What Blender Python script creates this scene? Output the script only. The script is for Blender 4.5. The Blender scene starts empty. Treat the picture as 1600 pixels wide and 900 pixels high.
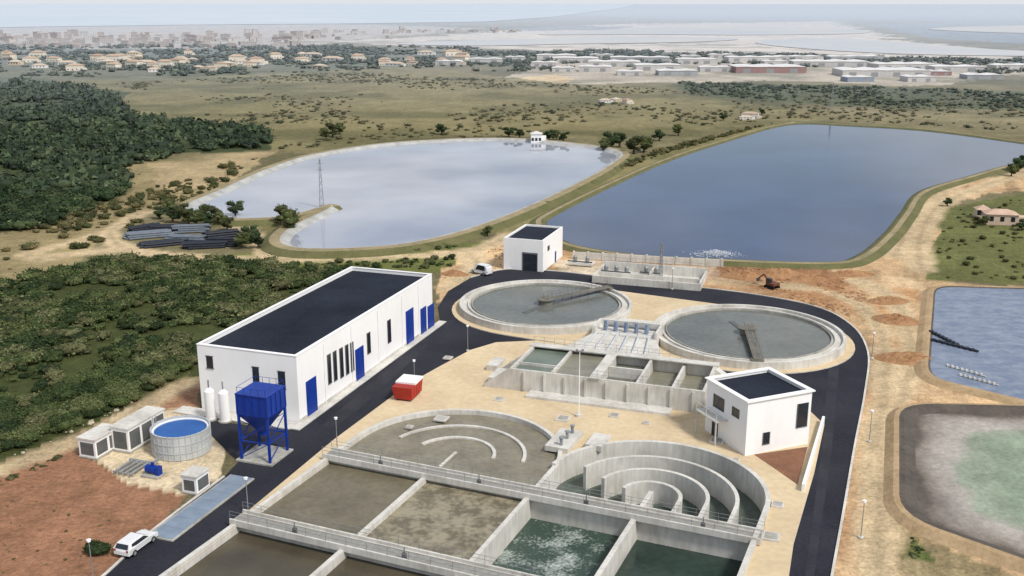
import bpy, math, random
import numpy as np
from mathutils import Vector
from mathutils.geometry import tessellate_polygon
random.seed(7); rng=np.random.default_rng(11)
scene=bpy.context.scene; COL=scene.collection

# ---------------------------------------------------------------- survey
CAMH=50.0; F=1600.0; PITCH=math.atan(445/1600)
cp,sp=math.cos(PITCH),math.sin(PITCH)
def ray(px,py):
    a=(px-800)/F; b=(450-py)/F
    return a, cp+b*sp, -sp+b*cp
def G(px,py,z=0.0):
    a,f,d=ray(px,py); t=(z-CAMH)/d
    return (a*t,f*t)
AZ=math.radians(19.0); ca,sa=math.cos(AZ),math.sin(AZ)
def W(u,v): return (u*ca+v*sa, -u*sa+v*ca)
def UV(x,y): return (x*ca-y*sa, x*sa+y*ca)
BA=math.radians(4.0); cb,sb=math.cos(BA),math.sin(BA)
def WB(u,v):      # basin frame: plant frame turned 4 degrees about (-30,87)
    du,dv=u+30,v-87
    return W(-30+du*cb+dv*sb, 87-du*sb+dv*cb)
def onU(px,py,u):
    a,f,d=ray(px,py); t=u/(a*ca-f*sa); return (UV(a*t,f*t)[1], CAMH+d*t)
def onV(px,py,v):
    a,f,d=ray(px,py); t=v/(a*sa+f*ca); return (UV(a*t,f*t)[0], CAMH+d*t)
def GP(l,z=0): return [G(p[0],p[1],z) for p in l]
def catmull(P,n=8,closed=True):
    out=[];N=len(P)
    rngi=range(N) if closed else range(N-1)
    for i in rngi:
        g=lambda k:P[k%N] if closed else P[min(max(k,0),N-1)]
        p0,p1,p2,p3=[np.array(g(i+k)) for k in (-1,0,1,2)]
        for k in range(n):
            t=k/n
            q=0.5*((2*p1)+(-p0+p2)*t+(2*p0-5*p1+4*p2-p3)*t*t+(-p0+3*p1-3*p2+p3)*t**3)
            out.append((float(q[0]),float(q[1])))
    if not closed: out.append(tuple(P[-1]))
    return out
def rounded(P,fr=.12,n=5):
    out=[];N=len(P)
    for i in range(N):
        a=np.array(P[i-1]);b=np.array(P[i]);c=np.array(P[(i+1)%N]); s=b+(a-b)*fr; e=b+(c-b)*fr
        for k in range(n+1):
            t=k/n; q=(1-t)**2*s+2*t*(1-t)*b+t*t*e; out.append((float(q[0]),float(q[1])))
        for k in range(1,6):
            q=e+(b+(c-b)*(1-fr)-e)*k/6; out.append((float(q[0]),float(q[1])))
    return out
def area(P): return 0.5*sum(P[i-1][0]*P[i][1]-P[i][0]*P[i-1][1] for i in range(len(P)))
def offset(P,d):
    if area(P)<0: P=P[::-1]
    N=len(P);out=[]
    for i in range(N):
        a=np.array(P[i-1]);b=np.array(P[(i+1)%N]);t=b-a;t=t/(np.linalg.norm(t)+1e-9)
        out.append((P[i][0]+t[1]*d,P[i][1]-t[0]*d))
    return out

# ---------------------------------------------------------------- materials
def lin(c,k=0.9):
    o=[]
    for x in c:
        x/=255.0; o.append((x/12.92 if x<=0.04045 else ((x+0.055)/1.055)**2.4)*k)
    return o
MATS={}
def M(name,rgb,rgb2=None,rough=.8,scale=.6,scale2=5.0,bump=0.0,spec=.3,metal=0,contrast=(.35,.65),zs=1.0,stretch=None):
    if name in MATS: return MATS[name]
    m=bpy.data.materials.new(name); m.use_nodes=True; nt=m.node_tree; N=nt.nodes; L=nt.links
    b=N['Principled BSDF']; c1=lin(rgb); c2=lin(rgb2) if rgb2 else [x*.82 for x in c1]
    geo=N.new('ShaderNodeNewGeometry'); vsrc=geo.outputs['Position']
    if zs!=1.0 or stretch:
        vm=N.new('ShaderNodeVectorMath'); vm.operation='MULTIPLY'; vm.inputs[1].default_value=stretch or (1,1,zs); L.new(vsrc,vm.inputs[0]); v2=vm.outputs[0]
    else: v2=vsrc
    n1=N.new('ShaderNodeTexNoise'); n1.inputs['Scale'].default_value=scale; n1.inputs['Detail'].default_value=5
    n2=N.new('ShaderNodeTexNoise'); n2.inputs['Scale'].default_value=scale2; n2.inputs['Detail'].default_value=4
    L.new(vsrc if not stretch else v2,n1.inputs['Vector']); L.new(v2,n2.inputs['Vector'])
    ad=N.new('ShaderNodeMath'); ad.operation='MULTIPLY_ADD'; ad.inputs[1].default_value=.4
    L.new(n2.outputs[0],ad.inputs[0]); 
    sc=N.new('ShaderNodeMath'); sc.operation='MULTIPLY'; sc.inputs[1].default_value=.6
    L.new(n1.outputs[0],sc.inputs[0]); L.new(sc.outputs[0],ad.inputs[2])
    mr=N.new('ShaderNodeMapRange'); mr.inputs[1].default_value=contrast[0]; mr.inputs[2].default_value=contrast[1]
    L.new(ad.outputs[0],mr.inputs[0])
    mx=N.new('ShaderNodeMix'); mx.data_type='RGBA'; mx.inputs[6].default_value=(*c1,1); mx.inputs[7].default_value=(*c2,1)
    L.new(mr.outputs[0],mx.inputs[0]); L.new(mx.outputs[2],b.inputs['Base Color'])
    b.inputs['Roughness'].default_value=rough; b.inputs['Specular IOR Level'].default_value=spec; b.inputs['Metallic'].default_value=metal
    if bump:
        bp=N.new('ShaderNodeBump'); bp.inputs['Strength'].default_value=bump; bp.inputs['Distance'].default_value=.3
        L.new(n2.outputs[0],bp.inputs['Height']); L.new(bp.outputs[0],b.inputs['Normal'])
    MATS[name]=m; return m
def attr_mat(name,scales,amp,rough=.95,bump=.4,bs=1.5,spec=.1):
    m=bpy.data.materials.new(name); m.use_nodes=True; nt=m.node_tree; N=nt.nodes; L=nt.links; b=N['Principled BSDF']
    at=N.new('ShaderNodeAttribute'); at.attribute_name='Col'; geo=N.new('ShaderNodeNewGeometry')
    prev=at.outputs['Color']
    for s,a in zip(scales,amp):
        n=N.new('ShaderNodeTexNoise'); n.inputs['Scale'].default_value=s; n.inputs['Detail'].default_value=6; n.inputs['Roughness'].default_value=.65
        L.new(geo.outputs['Position'],n.inputs['Vector'])
        mr=N.new('ShaderNodeMapRange'); mr.inputs[1].default_value=.3; mr.inputs[2].default_value=.7; mr.inputs[3].default_value=1-a; mr.inputs[4].default_value=1+a
        L.new(n.outputs[0],mr.inputs[0])
        vm=N.new('ShaderNodeVectorMath'); vm.operation='SCALE'; L.new(prev,vm.inputs[0]); L.new(mr.outputs[0],vm.inputs['Scale']); prev=vm.outputs[0]
    L.new(prev,b.inputs['Base Color']); b.inputs['Roughness'].default_value=rough; b.inputs['Specular IOR Level'].default_value=spec
    if bump:
        n=N.new('ShaderNodeTexNoise'); n.inputs['Scale'].default_value=bs; n.inputs['Detail'].default_value=6
        L.new(geo.outputs['Position'],n.inputs['Vector'])
        bp=N.new('ShaderNodeBump'); bp.inputs['Strength'].default_value=bump; bp.inputs['Distance'].default_value=.4
        L.new(n.outputs[0],bp.inputs['Height']); L.new(bp.outputs[0],b.inputs['Normal'])
    MATS[name]=m; return m
def water_mat(name,rgb,rgb2,rough=.08,scale=.05,scale2=.3,ripple=.08,rscale=1.2,contrast=(.35,.65),spec=.5,stretch=None):
    if name in MATS: return MATS[name]
    m=M(name,rgb,rgb2,rough=rough,scale=scale,scale2=scale2,contrast=contrast,spec=spec,stretch=stretch)
    nt=m.node_tree;N=nt.nodes;L=nt.links;b=N['Principled BSDF']; b.inputs['IOR'].default_value=1.33
    geo=[n for n in N if n.type=='NEW_GEOMETRY'][0]
    n=N.new('ShaderNodeTexNoise'); n.inputs['Scale'].default_value=rscale; n.inputs['Detail'].default_value=3
    L.new(geo.outputs['Position'],n.inputs['Vector'])
    bp=N.new('ShaderNodeBump'); bp.inputs['Strength'].default_value=ripple; bp.inputs['Distance'].default_value=.15
    L.new(n.outputs[0],bp.inputs['Height']); L.new(bp.outputs[0],b.inputs['Normal']); return m

white=M('white_paint',(251,250,249),(240,239,237),rough=.6,scale=.2,scale2=1.0,contrast=(.45,.8),zs=.3)
roofdark=M('dark_roof_gravel',(24,29,40),(44,50,62),rough=.9,scale=.12,scale2=3,spec=.15)
blue=M('blue_paint',(10,60,160),(8,46,132),rough=.45,scale=.8)
glassd=M('dark_glass',(26,32,42),(38,46,56),rough=.15,spec=.6)
conc=M('concrete',(194,191,183),(146,143,134),rough=.9,scale=.35,scale2=1.8,zs=.2)
conc_l=M('pale_concrete',(222,219,211),(174,170,161),rough=.9,scale=.3,scale2=2.2,contrast=(.38,.72),zs=.2)
conc_d=M('damp_concrete',(136,132,122),(100,98,90),rough=.8,scale=.4,scale2=3)
sandpave=M('sandy_paving',(226,206,170),(196,174,140),rough=.95,scale=.12,scale2=1.3,contrast=(.32,.68))
asphalt=M('asphalt',(34,35,44),(54,54,62),rough=.88,scale=.12,scale2=2.5,bump=.1,spec=.2)
metal=M('galvanised_metal',(165,168,170),(135,138,140),rough=.5,metal=.3)
greym=M('grey_metal',(110,112,112),(82,84,84),rough=.6)
red=M('red_paint',(186,56,44),(150,40,32),rough=.5)
black=M('black_plastic',(32,36,44),(48,53,64),rough=.5,scale=1.5)
tyre=M('tyre_rubber',(26,26,28),rough=.9)
grating=M('weighbridge_deck',(140,154,170),(118,132,148),rough=.6,scale=.7)
reddirt=M('red_soil',(146,104,80),(118,84,64),rough=1,scale=.5,scale2=4,bump=.3)
cream=M('cream_render',(222,206,182),(206,190,166),rough=.85)
bluew=M('tank_blue_liner',(30,96,170),(22,80,150),rough=.3)
foliage=attr_mat('foliage',[.8,5],[.28,.35],rough=.9,bump=0)
bark=M('bark',(92,74,58),(66,54,42),rough=1,scale=3)

# ---------------------------------------------------------------- builder
class MB:
    def __init__(s): s.v=[];s.f=[];s.m=[]
    def add(s,vs,fs,mi=0):
        o=len(s.v); s.v+= [tuple(p) for p in vs]; s.f+=[tuple(i+o for i in f) for f in fs]; s.m+=[mi]*len(fs); return s
    def box(s,x0,x1,y0,y1,z0,z1,mi=0):
        return s.add([(x0,y0,z0),(x1,y0,z0),(x1,y1,z0),(x0,y1,z0),(x0,y0,z1),(x1,y0,z1),(x1,y1,z1),(x0,y1,z1)],
          [(0,3,2,1),(4,5,6,7),(0,1,5,4),(1,2,6,5),(2,3,7,6),(3,0,4,7)],mi)
    def beam(s,p,q,w=.1,mi=0,h=None):
        p=Vector(p);q=Vector(q);d=(q-p).normalized(); h=h or w
        up=Vector((0,0,1)) if abs(d.z)<.95 else Vector((1,0,0)); a=d.cross(up).normalized()*w/2; b=a.cross(d).normalized()*h/2
        vs=[];
        for c in (p,q):
            vs+= [c-a-b,c+a-b,c+a+b,c-a+b]
        return s.add(vs,[(0,1,2,3),(7,6,5,4),(0,4,5,1),(1,5,6,2),(2,6,7,3),(3,7,4,0)],mi)
    def cyl(s,cx,cy,z0,z1,r0,r1=None,n=24,mi=0,cap=True):
        r1=r0 if r1 is None else r1; vs=[]
        for z,r in ((z0,r0),(z1,r1)):
            for i in range(n):
                a=2*math.pi*i/n; vs.append((cx+r*math.cos(a),cy+r*math.sin(a),z))
        fs=[(i,(i+1)%n,n+(i+1)%n,n+i) for i in range(n)]
        if cap: fs+= [tuple(range(n,2*n)),tuple(range(n-1,-1,-1))]
        return s.add(vs,fs,mi)
    def hcyl(s,p,q,r,n=10,mi=0):
        p=Vector(p);q=Vector(q);d=(q-p).normalized();up=Vector((0,0,1)) if abs(d.z)<.9 else Vector((1,0,0))
        a=d.cross(up).normalized();b=a.cross(d); vs=[]
        for c in (p,q):
            for i in range(n):
                t=2*math.pi*i/n; vs.append(c+a*r*math.cos(t)+b*r*math.sin(t))
        fs=[(i,(i+1)%n,n+(i+1)%n,n+i) for i in range(n)]+[tuple(range(n,2*n)),tuple(range(n-1,-1,-1))]
        return s.add(vs,fs,mi)
    def ring(s,cx,cy,ri,ro,z0,z1,a0=0,a1=360,n=72,mi=0):
        full=abs(a1-a0)>=359.9; k=n if full else n+1; vs=[]
        for i in range(k):
            a=math.radians(a0+(a1-a0)*i/n);c,d=math.cos(a),math.sin(a)
            vs+= [(cx+ri*c,cy+ri*d,z0),(cx+ro*c,cy+ro*d,z0),(cx+ro*c,cy+ro*d,z1),(cx+ri*c,cy+ri*d,z1)]
        fs=[]
        for i in range(n):
            p=4*i;q=4*((i+1)%k)
            for j in range(4): fs.append((p+j,p+(j+1)%4,q+(j+1)%4,q+j))
        if not full: fs+=[(0,3,2,1),(4*n,4*n+1,4*n+2,4*n+3)]
        return s.add(vs,fs,mi)
    def strip(s,pts,w,z0,z1,mi=0):
        n=len(pts); L=[];R=[]
        for i,p in enumerate(pts):
            a=np.array(pts[max(i-1,0)]);b=np.array(pts[min(i+1,n-1)]);t=(b-a)/np.linalg.norm(b-a)
            L.append((p[0]-t[1]*w/2,p[1]+t[0]*w/2)); R.append((p[0]+t[1]*w/2,p[1]-t[0]*w/2))
        vs=[]
        for l,r in zip(L,R): vs+=[(l[0],l[1],z0),(r[0],r[1],z0),(r[0],r[1],z1),(l[0],l[1],z1)]
        fs=[]
        for i in range(n-1):
            for j in range(4): fs.append((4*i+j,4*i+(j+1)%4,4*i+4+(j+1)%4,4*i+4+j))
        fs+=[(0,3,2,1),(4*n-4,4*n-3,4*n-2,4*n-1)]
        return s.add(vs,fs,mi)
    def poly(s,loops,z,mi=0):
        pts=[p for l in loops for p in l]
        tr=tessellate_polygon([[Vector((p[0],p[1],0)) for p in l] for l in loops])
        fs=[]
        for t in tr:
            a,b,c=[pts[i] for i in t]
            if (b[0]-a[0])*(c[1]-a[1])-(b[1]-a[1])*(c[0]-a[0])<0: t=t[::-1]
            fs.append(tuple(t))
        return s.add([(p[0],p[1],z) for p in pts],fs,mi)
    def skirt(s,loop,z0,z1,mi=0,closed=True):
        n=len(loop); vs=[(p[0],p[1],z0) for p in loop]+[(p[0],p[1],z1) for p in loop]
        return s.add(vs,[(i,(i+1)%n,n+(i+1)%n,n+i) for i in range(n if closed else n-1)],mi)
    def obj(s,name,mats,parent=None,loc=(0,0,0),rot=0,smooth=False,bevel=0,**kw):
        me=bpy.data.meshes.new(name); me.from_pydata(s.v,[],s.f); 
        for m in (mats if isinstance(mats,(list,tuple)) else [mats]): me.materials.append(m)
        me.polygons.foreach_set('material_index',s.m)
        if smooth: me.polygons.foreach_set('use_smooth',[True]*len(me.polygons))
        me.update(); o=bpy.data.objects.new(name,me); COL.objects.link(o)
        o.location=loc; o.rotation_euler=(0,0,rot)
        if parent: o.parent=parent
        if bevel:
            b=o.modifiers.new('bevel','BEVEL'); b.width=bevel; b.segments=2; b.limit_method='ANGLE'
        for k,v in kw.items(): o[k]=v
        return o
def thing(name,label,category,x,y,z=0,rot=0,group=None):
    o=bpy.data.objects.new(name,None); o.empty_display_size=.5; COL.objects.link(o); o.location=(x,y,z); o.rotation_euler=(0,0,rot)
    o['label']=label;o['category']=category
    if group:o['group']=group
    return o
def dup(root,x,y,z=0,rot=0,label=None,scale=1):
    def cpy(o,par):
        n=o.copy(); COL.objects.link(n)
        if par is not None: n.parent=par
        for c in [c for c in bpy.data.objects if c.parent==o]: cpy(c,n)
        return n
    n=cpy(root,None); n.location=(x,y,z); n.rotation_euler=(0,0,rot); n.scale=(scale,)*3
    if label:n['label']=label
    return n
ROT=-AZ; ROTB=-AZ-BA
# ---------------------------------------------------------------- noise / pip
def vnoise(x,y,s,seed=0):
    x=x/s+seed*17.3; y=y/s-seed*9.1; xi=np.floor(x).astype(np.int64); yi=np.floor(y).astype(np.int64); fx=x-xi; fy=y-yi
    def h(a,b):
        n=(a*374761393+b*668265263+seed*974711)&0x7fffffff; n=((n^(n>>13))*1274126177)&0x7fffffff; return ((n^(n>>16))&0xffff)/65535.0
    fx=fx*fx*(3-2*fx); fy=fy*fy*(3-2*fy)
    return (h(xi,yi)*(1-fx)+h(xi+1,yi)*fx)*(1-fy)+(h(xi,yi+1)*(1-fx)+h(xi+1,yi+1)*fx)*fy
def fbm(x,y,s,seed=0,o=4):
    r=0;a=.5;t=0
    for i in range(o): r=r+a*vnoise(x,y,s/2**i,seed+i); t+=a; a*=.5
    return r/t
def pip(x,y,P):
    ins=np.zeros(x.shape,bool);n=len(P)
    for i in range(n):
        x0,y0=P[i-1];x1,y1=P[i]
        if y0==y1: continue
        c=((y0>y)!=(y1>y))&(x<(x1-x0)*(y-y0)/(y1-y0)+x0); ins^=c
    return ins
def edist(x,y,P,closed=True):
    d=np.full(x.shape,1e9)
    for i in range(0 if closed else 1,len(P)):
        ax,ay=P[i-1];bx_,by_=P[i]; dx,dy=bx_-ax,by_-ay; t=np.clip(((x-ax)*dx+(y-ay)*dy)/(dx*dx+dy*dy+1e-9),0,1)
        d=np.minimum(d,np.hypot(x-ax-t*dx,y-ay-t*dy))
    return d

# ---------------------------------------------------------------- outlines
R1=catmull(GP([(300,328),(360,300),(430,268),(500,246),(620,228),(780,221),(900,230),(962,242),(945,262),(895,290),(815,328),(725,362),(640,383),(560,391),(480,392),(452,383),(462,366),(490,350),(528,330),(520,323),(480,332),(440,342),(370,345),(330,338)]),6)
R2=catmull(GP([(1235,196),(1330,198),(1450,206),(1600,226),(1760,250),(1700,262),(1600,255),(1500,280),(1432,302),(1405,335),(1378,368),(1335,402),(1280,412),(1100,406),(985,399),(892,382),(855,354),(875,335),(960,292),(1045,254),(1130,225)]),6)
R3=rounded(GP([(1462,450),(1740,458),(1800,676),(1452,592)]),.10)
R4=rounded(GP([(1412,640),(1780,648),(1900,985),(1414,812)]),.14)

# ---------------------------------------------------------------- ground
HZC=(190,198,208)
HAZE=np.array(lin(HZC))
HS,HD=430,1750  # start and falloff of the distance haze painted into colours
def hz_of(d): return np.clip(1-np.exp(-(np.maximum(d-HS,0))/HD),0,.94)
DIRT=(206,174,134); MEAD=(106,109,66)
REG=[
 ([(850,5.2),(900,24),(1100,32),(2300,34),(2300,5.2)],(118,132,150),.9),  # far land, its hazy blue painted in
 ([(-900,74),(300,72),(700,78),(1200,82),(2400,95),(2400,112),(1200,100),(600,104),(-900,104)],(98,105,90),.8),
 ([(-900,76),(-900,40),(560,38),(760,44),(560,62),(450,76)],(190,178,166),.8),
 ([(520,66),(700,54),(860,42),(980,38),(1300,33),(1400,62),(1600,84),(2300,100),(1500,92),(1100,82),(700,75)],(212,200,186),1),
 ([(1360,38),(1500,34),(2300,36),(2300,68),(1600,68),(1440,58)],(120,132,146),.9),
 ([(780,44),(900,40),(1000,42),(940,47),(820,48)],(112,122,130),.8),
 ([(830,92),(1100,86),(1560,95),(1620,118),(1440,136),(1200,126),(900,132),(780,128)],(192,180,162),.85),
 ([(780,124),(860,118),(900,130),(840,138),(780,136)],(214,190,150),.9),
 ([(500,112),(640,104),(760,118),(1000,140),(1300,180),(1230,192),(950,215),(760,215),(600,218),(500,240),(420,232),(430,160)],(134,125,90),.9),
 ([(1040,128),(1500,140),(2200,165),(2200,185),(1300,165),(1080,150)],(84,93,66),.85),
 ([(1250,180),(1600,195),(2300,235),(2300,215),(1600,180),(1300,168)],(140,130,98),.8),
 ([(60,122),(300,118),(540,108),(500,135),(430,160),(425,210),(190,190),(180,150)],(130,122,86),.9),
 ([(-900,120),(60,120),(190,150),(200,180),(420,206),(424,232),(300,242),(190,270),(205,300),(120,338),(0,366),(-900,470)],(66,77,50),.95),
 ([(-900,95),(540,88),(560,108),(250,124),(-900,135)],(98,103,80),.7),
 ([(190,255),(440,232),(360,280),(290,322),(235,335),(110,410),(0,440),(-900,560),(-900,470),(0,366),(130,345),(215,300)],(154,139,102),.95),
 ([(230,238),(430,236),(380,270),(300,300),(250,290)],(186,164,128),.6),
 ([(-900,560),(0,440),(170,402),(340,398),(500,425),(545,420),(312,545),(305,600),(180,660),(0,735),(-900,960)],(70,76,44),1),
 ([(-300,800),(0,722),(190,640),(306,585),(306,610),(200,655),(0,748),(-300,850)],(168,148,116),.9),
 ([(225,640),(308,590),(312,655),(260,650)],(156,118,92),1),
 ([(-700,800),(0,746),(110,700),(130,712),(190,755),(290,775),(180,900),(60,1040),(-700,1100)],(152,112,86),1),
 ([(300,398),(420,396),(740,376),(800,365),(740,400),(700,425),(560,428),(490,420)],(106,110,62),1),
 ([(300,335),(370,348),(440,345),(500,330),(528,328),(455,368),(450,388),(410,395),(395,360)],(124,116,78),1),
 ([(770,358),(985,248),(1080,220),(1240,188),(1250,196),(1040,252),(870,336),(840,372),(770,385)],(134,126,88),1),
 ([(690,470),(690,420),(740,392),(800,358),(856,356),(900,393),(1100,410),(1300,416),(1350,395),(1392,350),(1430,302),(1560,266),(1900,200),(1900,250),(1560,300),(1480,318),(1460,440),(1600,450),(2100,450),(2100,1100),(1250,1100),(1330,600)],DIRT,1),
 ([(1486,324),(1600,300),(2000,260),(2000,448),(1600,446),(1455,436),(1462,360)],MEAD,1),
 ([(1110,414),(1290,420),(1340,440),(1300,462),(1180,450),(1110,436)],(160,118,86),.85),
 ([(1190,448),(1400,470),(1440,520),(1380,520),(1300,480)],(178,136,98),.6),
 ([(1300,418),(1450,440),(1450,470),(1340,455)],(224,198,158),.7),
 ([(860,402),(1120,412),(1130,440),(1000,452),(890,430)],(214,200,176),.8),
 ([(1356,640),(1395,640),(1400,800),(1388,920),(1330,920)],(216,194,156),.8),
 ([(1392,800),(1420,830),(1480,860),(1600,905),(1700,940),(1600,1000),(1395,900)],(150,136,102),.9),
 ([(1392,808),(1420,835),(1455,876),(1400,876)],(92,104,58),1),
 ([(1368,450),(1440,455),(1440,640),(1400,700),(1375,640)],(198,154,110),.8),
 ([(110,690),(190,640),(300,640),(350,690),(350,745),(290,775),(190,755)],(212,194,162),1),
]
NA,NR=900,760
A=np.radians(np.linspace(-44,44,NA)); Rr=25*(60000/25)**np.linspace(0,1,NR)
AA,RR=np.meshgrid(A,Rr); X=(RR*np.sin(AA)).ravel(); Y=(RR*np.cos(AA)).ravel(); D=RR.ravel()
n1=fbm(X,Y,60,1)-.5; n2=fbm(X,Y,60,5)-.5; n3=fbm(X,Y,6,9)-.5; n4=fbm(X,Y,6,12)-.5
amp=np.clip(D*.02,1.0,40)
XQ=X+n1*amp*1.8+n3*amp*.8; YQ=Y+(n2*1.8+n4*.8)*np.clip((D/100)**1.6,1,200)
U,V=X*ca-Y*sa, X*sa+Y*ca
col=np.tile(np.array(lin((126,118,88))),(X.size,1))
f=fbm(X,Y,90,21)[:,None]; col=col*(1-np.clip((f-.45)*4,0,1)*.35)
dirt=np.zeros(X.size,bool)
for k,(P,c,s) in enumerate(REG):
    m=pip(XQ,YQ,GP(P)); col[m]=col[m]*(1-s)+np.array(lin(c))*s
    if c==DIRT: dirt|=m
    if c==MEAD: dirt&=~m
vv=(fbm(X,Y,25,31)-.5)*.5+(fbm(X,Y,5,37,3)-.5)*.35; col*=(1+vv)[:,None]
r1=fbm(U,V/9,2.2,61,3); r2=fbm(U/7+V/7,V-U,3.0,63,3); pt=fbm(X,Y,14,67,4)
rut=(1-.45*np.clip((r1-.5)*5,0,1)*np.clip((pt-.35)*4,0,1))*(1-.28*np.clip((r2-.55)*5,0,1)); col[dirt]*=rut[dirt][:,None]
rd=np.clip((fbm(X,Y,18,71,4)-.5)*5,0,1)*dirt*.55; col=col*(1-rd[:,None])+np.array(lin((162,116,80)))*rd[:,None]
pm_=(D>330)&(D<1500); mott=np.clip((fbm(X,Y,34,81,5)-.48)*6,0,1)*pm_*.5; col=col*(1-mott[:,None])+np.array(lin((78,82,54)))*mott[:,None]
# dirt tracks: soft-edged bands along surveyed centre lines, twin wheel lines
TRACKS=[([(40,398),(110,380),(170,360),(200,344),(222,332),(260,330),(292,336)],4.0),([(170,360),(180,378),(215,392),(300,402),(430,405),(560,404),(680,397),(740,390),(775,378),(800,364)],4.6),
 ([(60,404),(150,392),(215,392)],5.0),([(412,396),(402,372),(385,356),(360,350)],4.0),([(735,395),(745,415),(715,450)],6.0),
 ([(1440,420),(1436,380),(1450,340),(1480,314),(1560,282),(1700,240)],5.5),([(1398,400),(1420,350),(1450,310),(1530,275)],4.5),([(1345,440),(1400,470),(1425,560),(1385,700),(1372,900)],4.0),([(1120,440),(1250,448),(1350,480),(1385,560),(1365,700)],3.2),
 ([(862,345),(930,306),(1010,268),(1090,236),(1180,208),(1238,192)],3.0),([(0,738),(110,690),(200,646),(300,592)],2.6)]
TC=np.array(lin((200,178,142)))
wob=(fbm(X,Y,5,170,3)-.5)*3
near=D<700
for l,wd in TRACKS:
    d_=np.full(X.size,99.0); d_[near]=edist(X[near],Y[near],catmull(GP(l),4,False),False); a_=np.clip((wd/2+.9-d_-wob)/1.6,0,1)*.92
    c_=TC[None,:]*(1-.22*np.exp(-((d_-.0)/.7)**2))[:,None]*(1+vv)[:,None]
    col=col*(1-a_[:,None])+c_*a_[:,None]
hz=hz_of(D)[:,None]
col=col*(1-hz)+HAZE*hz; col=np.clip(col,0.01,.9)  # distance haze baked into the ground vertex colours
Z=np.full(X.size,-.06)
Z[(U>-58.0)&(U<-3.5)&(V<115.5)]=-7
me=bpy.data.meshes.new('ground'); nv=X.size; nf=(NA-1)*(NR-1)
me.vertices.add(nv); me.vertices.foreach_set('co',np.stack([X,Y,Z],1).ravel())
i=np.arange(NR-1)[:,None]*NA+np.arange(NA-1)[None,:]; q=np.stack([i,i+1,i+NA+1,i+NA],-1).reshape(-1,4)[:,::-1]
q=q[:,[3,0,1,2]]
me.loops.add(nf*4); me.loops.foreach_set('vertex_index',q.ravel().astype(np.int32))
me.polygons.add(nf); me.polygons.foreach_set('loop_start',np.arange(0,nf*4,4,dtype=np.int32))
try: me.polygons.foreach_set('loop_total',np.full(nf,4,dtype=np.int32))
except Exception: pass
me.update(calc_edges=True)
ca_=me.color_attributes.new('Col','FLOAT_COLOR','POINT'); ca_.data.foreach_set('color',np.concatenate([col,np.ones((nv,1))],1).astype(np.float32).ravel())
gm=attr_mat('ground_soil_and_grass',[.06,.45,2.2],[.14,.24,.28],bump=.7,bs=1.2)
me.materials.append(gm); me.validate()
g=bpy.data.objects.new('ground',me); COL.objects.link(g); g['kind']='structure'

def sheet(name,loops,z,mat,**kw):
    mb=MB(); mb.poly(loops,z); o=mb.obj(name,mat); o['kind']='structure'
    for k,v in kw.items():o[k]=v
    return o
seam=water_mat('sea_water',(204,213,222),(192,203,214),rough=.4,scale=.001,scale2=.004,ripple=.0,spec=.25)
sheet('sea',[GP([(-1500,44),(0,43),(300,39),(560,37),(760,34),(860,27),(960,14),(1000,5.4),(-1500,5.4)])],.4,seam)
lagm=water_mat('salt_lagoon_water',(186,193,200),(206,204,200),rough=.4,scale=.002,scale2=.01,ripple=0,spec=.25)
for k,l in enumerate([[(620,69),(720,64),(860,60),(1000,58),(1150,61),(1080,66),(900,69),(740,72)],[(840,54),(980,45),(1150,42),(1320,45),(1350,52),(1180,55),(1000,54)],[(1180,66),(1300,60),(1430,68),(1600,80),(1900,88),(1500,87),(1280,78)],[(1450,45),(1600,40),(1800,42),(1800,50),(1600,52)]]):
    sheet('lagoon_water',[catmull(GP(l),5)],.4,lagm)
wr1=water_mat('reservoir_water_pale',(178,181,190),(138,144,158),rough=.03,scale=.012,scale2=.03,ripple=.02,rscale=.6,contrast=(.4,.6))
wr2=water_mat('reservoir_water_blue',(58,76,110),(44,58,88),rough=.09,scale=.014,scale2=.05,ripple=.06,rscale=1.0,contrast=(.4,.6))
wr3=water_mat('liner_pond_water',(112,124,146),(144,153,168),rough=.35,scale=.6,scale2=2.2,ripple=.5,rscale=1.5,contrast=(.40,.66),stretch=(.6,1,1),spec=.35)
sheet('reservoir_water',[R1],.25,wr1); sheet('reservoir_water',[R2],.25,wr2); sheet('pond_water',[R3],.25,wr3); 
bank_in=M('embankment_concrete_lining',(196,196,192),(150,150,146),scale=.3,rough=.9)
bank_crest=M('embankment_track',(170,154,122),(130,120,88),scale=.15,scale2=1.5,rough=1)
bank_out=M('embankment_grass',(114,110,74),(90,92,56),scale=.2,scale2=1.5,rough=1,bump=.4)
bank_dark=M('black_liner',(72,66,62),(100,92,82),scale=.3,scale2=2)
earthm=M('bare_earth_bank',(192,166,130),(160,134,100),scale=.2,scale2=1.6,rough=1,bump=.4)
def berm(P,prof,mats,mi):
    mb=MB(); loops=[offset(P,o) for o,z in prof]; n=len(P); vs=[]
    for l,(o,z) in zip(loops,prof): vs+= [(p[0],p[1],z) for p in l]
    mb.add(vs,[],0)
    for k in range(len(prof)-1):
        for i in range(n):
            mb.f.append((k*n+i,k*n+(i+1)%n,(k+1)*n+(i+1)%n,(k+1)*n+i)[::-1]); mb.m.append(mi[k])
    o=mb.obj('embankment',mats); o['kind']='structure'
berm(R1,[(-.9,-.05),(1.2,1.0),(1.9,1.05),(4.2,1.0),(6.4,-.1)],[bank_in,bank_crest,bank_out],[0,0,1,2])
berm(R2,[(-.5,-.05),(.9,.6),(1.4,.65),(2.6,.6),(4.4,-.1)],[bank_in,bank_crest,bank_out],[2,2,1,2])
berm(R3,[(-.7,-.1),(.3,.4),(.7,.42),(1.3,.35),(2.3,-.1)],[bank_dark,earthm],[0,1,1,1])
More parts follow.
